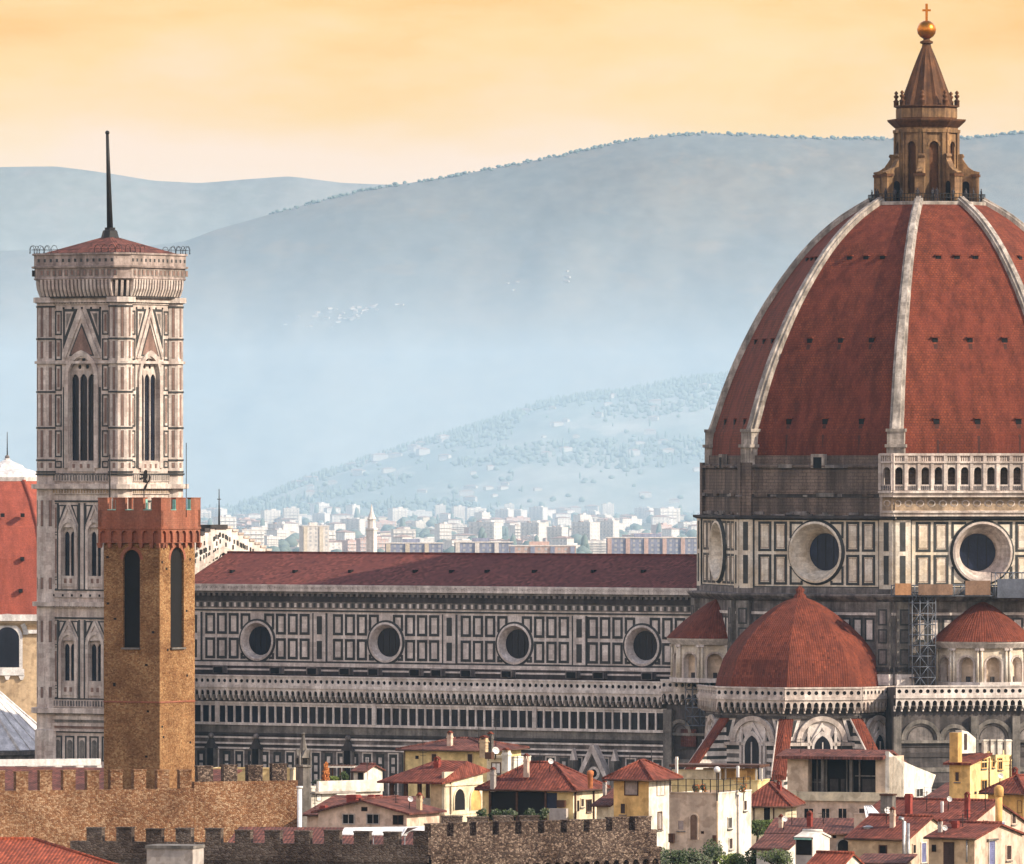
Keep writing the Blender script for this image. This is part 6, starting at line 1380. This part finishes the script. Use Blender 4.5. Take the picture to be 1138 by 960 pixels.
# ---------------------------------------------------------------- plants
def tree(name, label, c, r, h, m, n, group=None, kind='bush', leaf=.2, cat='bush', m2=None):
    t = thing(name, label, cat, c, group); q = MB(); c = Vector(c); rr = random.Random(int(c.x*31+c.y*7+c.z))
    q.tube([c-Vector((0, 0, .5)), c+Vector((.05*h, 0, h*.4)), c+Vector((0, .04*h, h*.75))], [r*.12, r*.09, r*.03], 'bark', 6)
    for i in range(5): a = rr.uniform(0, 6.28); q.tube([c+Vector((0, 0, h*.3)), c+Vector((math.cos(a)*r*.6, math.sin(a)*r*.6, h*rr.uniform(.5, .8)))], [r*.06, r*.02], 'bark', 4)
    q.build('trunk', t); q = MB(); bl = []
    for i in range(9):
        if kind == 'cypress': z = h*(.12+.8*i/8); b = (c+Vector((rr.uniform(-.1, .1)*r, rr.uniform(-.1, .1)*r, z)), r*(.55+.45*math.sin(math.pi*min(1, .25+i/9)))*(1-.6*max(0, i/8-.5)), h*.13)
        else: a = rr.uniform(0, 6.28); d = r*rr.uniform(.15, .65); b = (c+Vector((math.cos(a)*d, math.sin(a)*d, h*rr.uniform(.35, .82))), r*rr.uniform(.35, .55), h*rr.uniform(.16, .24))
        bl.append(b)
    for i in range(n):
        b, br, bh = rr.choice(bl); v = Vector((rr.gauss(0, 1), rr.gauss(0, 1), rr.gauss(0, 1))).normalized()*rr.uniform(.55, 1.05)**.6
        p = b+Vector((v.x*br, v.y*br, v.z*bh)); a1 = Vector((rr.gauss(0, 1), rr.gauss(0, 1), rr.gauss(0, 1))).normalized(); a2 = a1.orthogonal().normalized(); s_ = leaf*rr.uniform(.6, 1.3)
        q.face([p-a1*s_, p+a2*s_*.55, p+a1*s_, p-a2*s_*.55], m2 if (m2 and rr.random() < .35) else m)
    q.build('crown', t); return t
def plant(x, ytop, wpx, hpx, Y, m, label, name='bush', n=700, kind='bush', leaf=.17, m2=None, cat='bush', group=None):
    k = F/Y; p = P(x, ytop+hpx, Y); tree(name, label, p, wpx/k/2, hpx/k, m, n, group, kind, leaf, cat, m2)
for x, y, w_, h_, Y, m, m2, lab in ((688, 951, 30, 22, 812, 'leaf mid', 'leaf dark', 'green bush at the foot of the stone battlements, leftmost'), (712, 945, 34, 30, 815, 'leaf dark', 'leaf mid', 'dark green bush below the yellow tower house'), (732, 946, 26, 28, 806, 'leaf grey', 'leaf mid', 'grey green bush at the wall corner below the white house side'), (757, 945, 30, 28, 800, 'leaf dark', 'leaf grey', 'dark bush under the beige block wall'), (776, 947, 30, 26, 800, 'leaf grey', 'leaf dark', 'grey leaved bush below the arched niche'), (794, 934, 30, 38, 806, 'leaf dark', 'leaf grey', 'tallest dark bush at the corner of the block house'), (812, 950, 24, 22, 795, 'leaf light', 'leaf mid', 'bright yellow green bush below the white block side'), (840, 946, 34, 26, 792, 'leaf mid', 'leaf dark', 'green bush right of the block house foot'), (862, 944, 32, 28, 786, 'leaf mid', 'leaf grey', 'green bush in front of the tiny outhouse'), (841, 913, 20, 24, 850, 'leaf dark', 'leaf mid', 'small dark tree beside the white block wall'), (853, 913, 16, 20, 855, 'leaf mid', 'leaf light', 'small green shrub below the dark doorway')):
    plant(x, y-3, w_*1.35, h_*1.1, Y, m, lab, m2=m2, n=1500, leaf=.12)
plant(362, 848, 8, 24, 938, 'leaf rust', 'rust orange columnar tree on the white terrace', 'small_tree', 500, 'cypress', .16, None, 'tree')
for x, y, w_, h_, m, lab in ((352, 866, 14, 7, 'leaf grey', 'low pale plant at the left end of the white terrace'), (372, 862, 14, 9, 'leaf light', 'pale flowering plant beside the rust tree'), (383, 856, 14, 14, 'leaf dark', 'dark plant beside the little hut door')): plant(x, y, w_, h_, 939, m, lab, 'potted_plant', 260, leaf=.13, cat='plant')
for x, lab in ((536, 'dark plant at the left end of the veranda'), (552, 'dark plant under the veranda beside the arched windows'), (566, 'dark plant in the middle of the veranda'), (588, 'dark plant under the veranda centre right'), (603, 'dark plant at the right of the veranda')): plant(x, 898, 17, 16, 862, 'leaf dark', lab, 'potted_plant', 300, leaf=.15, m2='leaf grey', cat='plant')
for x, lab in ((774, 'plant behind the terrace railing, left'), (783, 'plant behind the terrace railing, middle'), (826, 'plant at the right end of the terrace railing')): plant(x, 870, 10, 14, 832, 'leaf grey', lab, 'potted_plant', 200, leaf=.12, m2='leaf rust', cat='plant')
# ---------------------------------------------------------------- far city, villas, wooded slopes
def block_mesh(i, w, d, h, wall, roof, hip, balc=False):
    b = MB(); fr = Fr((0, 0), 0)
    fr.o = Vector((0, -d/2, 0)); b.box(fr, -w/2, w/2, 0, h, -d, 0, wall)
    nf = max(2, int(h/3.2)); nc = max(3, int(w/3.4))
    fs = Fr((w/2, 0), 90)
    for f in range(nf):
        z = 1.2+f*(h-.6)/nf
        for c in range(nc):
            u = -w/2+(c+.5)*w/nc; b.box(fr, u-.65, u+.65, z, z+1.5, 0, .06, 'far window')
        if balc: b.box(fr, -w/2, w/2, z-.7, z-.3, 0, 1.0, 'far white')
        for c in range(max(2, int(d/4))): u = -d/2+(c+.5)*d/max(2, int(d/4)); b.box(fs, u-.6, u+.6, z, z+1.5, 0, .06, 'far window')
    o = .6
    if hip:
        vs = [(-w/2-o, -d/2-o, h), (w/2+o, -d/2-o, h), (w/2+o, d/2+o, h), (-w/2-o, d/2+o, h), (-w/2+d/2, 0, h+d*.18), (w/2-d/2, 0, h+d*.18)]
        b.raw(vs, [(0, 1, 5, 4), (1, 2, 5), (2, 3, 4, 5), (3, 0, 4)], roof)
    else:
        b.abox((0, 0, h+.3), (w+.6, d+.6, .6), wall); b.abox((w*.15, 0, h+1.4), (w*.28, d*.4, 2.0), wall); b.abox((-w*.25, 0, h+1.0), (w*.12, d*.3, 1.2), roof)
    return b
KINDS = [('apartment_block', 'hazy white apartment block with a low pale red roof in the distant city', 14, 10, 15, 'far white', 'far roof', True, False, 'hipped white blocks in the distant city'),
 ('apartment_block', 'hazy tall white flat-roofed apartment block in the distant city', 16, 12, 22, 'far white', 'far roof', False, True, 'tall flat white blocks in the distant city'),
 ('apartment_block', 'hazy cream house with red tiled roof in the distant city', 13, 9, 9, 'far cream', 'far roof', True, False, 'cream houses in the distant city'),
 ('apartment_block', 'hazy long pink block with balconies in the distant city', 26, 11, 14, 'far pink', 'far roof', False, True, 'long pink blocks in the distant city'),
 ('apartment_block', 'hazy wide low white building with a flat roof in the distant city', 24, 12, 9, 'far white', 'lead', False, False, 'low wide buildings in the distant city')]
protos = []
for i, (nm, lab, w_, d_, h_, wl, rf_, hip, bal, grp) in enumerate(KINDS):
    b = block_mesh(i, w_, d_, h_, wl, rf_, hip, bal); protos.append((b, nm, lab, grp))
first = [None]*len(KINDS); rc = random.Random(11)
n_ = 0
bandpos = []
for i in range(262):
    Y = 8000*(13600/8000)**(rc.random()**1.0); px = rc.uniform(-40, 1180) if i % 4 == 0 else rc.uniform(215, 790)
    X = (px-CX)/F*Y; k = rc.choices(range(5), (5, 4, 4, 1, 2))[0]
    if first[k] is None:
        b, nm, lab, grp = protos[k]; o = b.build(nm, None, None, (0, 0, 0)); tag(o, lab, 'building', grp); first[k] = o
    else: o = first[k].copy(); C.objects.link(o)
    o.location = (X, Y, -30); o.rotation_euler = (0, 0, R(rc.choice((-33, 12, 28, 57))+rc.uniform(-6, 6))); s_ = rc.uniform(.8, 1.45); o.scale = (s_*rc.uniform(.9, 1.5), s_, rc.uniform(.6, 1.1))
def longblock(name, label, x0, x1, y0, y1, Y, wall, stripe, rows, rot=0, group=None):
    k = F/Y; w_ = (x1-x0)/k; h_ = H+(HY-y0)/k; p = P((x0+x1)/2, HY, Y); q = MB(); fr = Fr((p.x, p.y), rot)
    t = thing(name, label, 'building', (p.x, p.y, -30), group)
    q.box(fr, -w_/2, w_/2, -30, h_, -14, 0, wall); q.build('wall', t); q = MB(); q.box(fr, -w_/2-.4, w_/2+.4, h_, h_+.7, -14.4, .4, 'far white'); q.box(fr, -w_*.2, w_*.1, h_+.7, h_+3, -9, -4, wall); q.build('roof', t)
    n = int(w_/4)
    q = MB()
    for j in range(rows):
        z = h_-2.6-j*3.1
        for i in range(n): u = -w_/2+(i+.5)*w_/n; q.box(fr, u-.8, u+.8, z, z+1.7, 0, .08, 'far window')
    tag(q.build('windows', t), None, None, None, 'stuff'); q = MB()
    for i in range(0, n, 3): u = -w_/2+(i+.5)*w_/n; q.box(fr, u-1.4, u+1.4, -30, h_-.2, .0, .9, stripe)
    q.build('balconies', t)
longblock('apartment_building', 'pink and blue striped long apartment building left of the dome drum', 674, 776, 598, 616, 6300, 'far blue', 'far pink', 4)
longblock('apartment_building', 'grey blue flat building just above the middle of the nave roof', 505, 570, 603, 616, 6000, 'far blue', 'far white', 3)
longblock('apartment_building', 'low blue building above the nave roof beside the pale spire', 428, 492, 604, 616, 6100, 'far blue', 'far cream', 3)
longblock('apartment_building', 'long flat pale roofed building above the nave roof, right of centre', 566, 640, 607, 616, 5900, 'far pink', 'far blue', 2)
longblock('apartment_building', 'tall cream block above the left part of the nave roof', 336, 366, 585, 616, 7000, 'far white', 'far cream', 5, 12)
p = P(413, HY, 4800); k_ = F/4800; t = thing('church_spire', 'slim pale greenish church spire rising behind the nave roof', 'tower', (p.x, p.y, -30)); p.z = 0; zq_ = lambda y: H+(HY-y)/k_
q = MB(); q.ngon(p, [(2.97, -30), (2.98, zq_(590)), (3.32, zq_(589)), (3.32, zq_(587)), (2.45, zq_(586))], 4, 20, 'far white'); q.build('shaft', t)
q = MB(); q.ngon(p, [(2.27, zq_(587)), (2.10, zq_(578)), (2.62, zq_(577)), (1.05, zq_(570)), (0.35, zq_(563)), (0.09, zq_(560))], 8, 20, 'far white')
for j in range(4): f4 = Fr(p+ang(65+90*j)*1.7, 65+90*j); q.poly(f4, arch(-.6, .6, zq_(586), zq_(581), 4), 0, .12, 'far window')
q.build('belfry', t)
# villas on the slopes
vm = block_mesh(9, 14, 9, 7, 'villa wall', 'far roof', True); v0 = None; rv = random.Random(5)
def villa(pos, px, tt, s_, lab, grp, st=[None]):
    o = None
    if st[0] is None: o = vm.build('villa', None, None, (0, 0, 0)); st[0] = o
    else: o = st[0].copy(); C.objects.link(o)
    p = pos(px, tt); o.location = p-Vector((0, 0, 1)); o.rotation_euler = (0, 0, rv.uniform(-.8, .8)); o.scale = (s_*rv.uniform(.9, 1.6), s_, s_*rv.uniform(.8, 1.3)); tag(o, lab, 'villa', grp)
for i in range(70): villa(HILLH['low_hill'], rv.uniform(330, 795) if i < 58 else rv.uniform(520, 790), rv.choice((rv.uniform(.05, .98), rv.uniform(.5, .98))), rv.uniform(.55, 1.25), 'tiny pale villa on the hazy low wooded hill', 'villas on the low hill')
for i in range(44): villa(HILLH['mountain'], rv.gauss(380, 30), .62+rv.uniform(-.022, .022), rv.uniform(.25, .6), 'tiny pale house of the hamlet on the blue mountain slope', 'mountain hamlet houses')
for i in range(6): villa(HILLH['mountain'], rv.choice((570, 580, 590, 625))+rv.uniform(-6, 6), .62+rv.uniform(-.02, .02), rv.uniform(.3, .6), 'tiny pale house high on the mountain below the ridge', 'scattered mountain houses')
# far woods: clumped crowns along the low hill
def wood(name, pos, n, xs, ts, size, seed, m='far wood', cyp=.25):
    r = random.Random(seed); q = MB()
    for i in range(n):
        px = r.uniform(*xs); tt = ts(r, px); p = pos(px, tt)
        g_ = noise.noise(Vector((p.x*.004, p.y*.003, 3.3)))
        if g_ < .02 and tt < .95 and r.random() < .96: continue
        s_ = size*r.uniform(.6, 1.4); hgt = s_*(2.4 if r.random() < cyp else r.uniform(1.0, 1.5)); wd = s_*(.45 if hgt > 2*s_ else 1.0)
        k = 6; vs = [p-Vector((0, 0, 2))]
        for rr, zz_ in ((.75, .1), (1.0, .4), (.65, .8)): vs += [p+Vector((math.cos(j*6.283/k+rr)*wd*rr*r.uniform(.75, 1.2), math.sin(j*6.283/k+rr)*wd*rr, hgt*zz_*r.uniform(.85, 1.15))) for j in range(k)]
        vs.append(p+Vector((0, 0, hgt)))
        fs = [(1+a*k+j, 1+a*k+(j+1) % k, 1+(a+1)*k+(j+1) % k, 1+(a+1)*k+j) for a in range(2) for j in range(k)]+[(1+2*k+j, 1+2*k+(j+1) % k, 1+3*k) for j in range(k)]+[(0, 1+(j+1) % k, 1+j) for j in range(k)]
        q.raw(vs, fs, m, True)
    tag(q.build(name), None, None, None, 'stuff')
wood('hillside_wood', HILLH['low_hill'], 15000, (150, 1000), lambda r, px: r.choice((r.uniform(.90, 1.03), r.uniform(0, 1)**.8)), 4.4, 21)
wood('ridge_wood', HILLH['mountain'], 420, (300, 1138), lambda r, px: r.uniform(.985, 1.01), 3.6, 22, cyp=0)
wood('city_greenery', lambda px, t: Vector(((px-CX)/F*(7800+5800*t), 7800+5800*t, -30)), 900, (150, 1000), lambda r, px: r.random(), 7, 23, cyp=.1)
# the same city running on to either side of the frame
q = MB(); rs = random.Random(77)
for i in range(420):
    Y = 8000*(13600/8000)**rs.random(); px = rs.choice((rs.uniform(-850, -60), rs.uniform(1200, 2000))); X = (px-CX)/F*Y
    w_, d_, h_ = rs.uniform(10, 26), rs.uniform(9, 14), rs.uniform(7, 19); fr = Fr((X, Y), rs.choice((-33, 12, 28)))
    wl = rs.choice(('far white', 'far white', 'far cream', 'far pink')); q.box(fr, -w_/2, w_/2, -30, h_-30, -d_, 0, wl)
    p = [fr.p(-w_/2-.5, h_-30, .5), fr.p(w_/2+.5, h_-30, .5), fr.p(w_/2+.5, h_-30, -d_-.5), fr.p(-w_/2-.5, h_-30, -d_-.5)]; top = fr.p(0, h_-28, -d_/2)
    for j in range(4): q.face([p[j], p[(j+1) % 4], top], 'far roof')
    for f in range(int(h_/3.4)):
        for c in range(int(w_/3.6)): u = -w_/2+1.8+c*3.6; q.box(fr, u-.6, u+.6, -29+f*3.3, -27.5+f*3.3, 0, .06, 'far window')
tag(q.build('far_city'), None, None, None, 'stuff')
wood('far_greenery', lambda px, t: Vector(((px-CX)/F*(7800+5800*t), 7800+5800*t, -30)), 1500, (-850, 2000), lambda r, px: r.random(), 7, 24, cyp=.1)
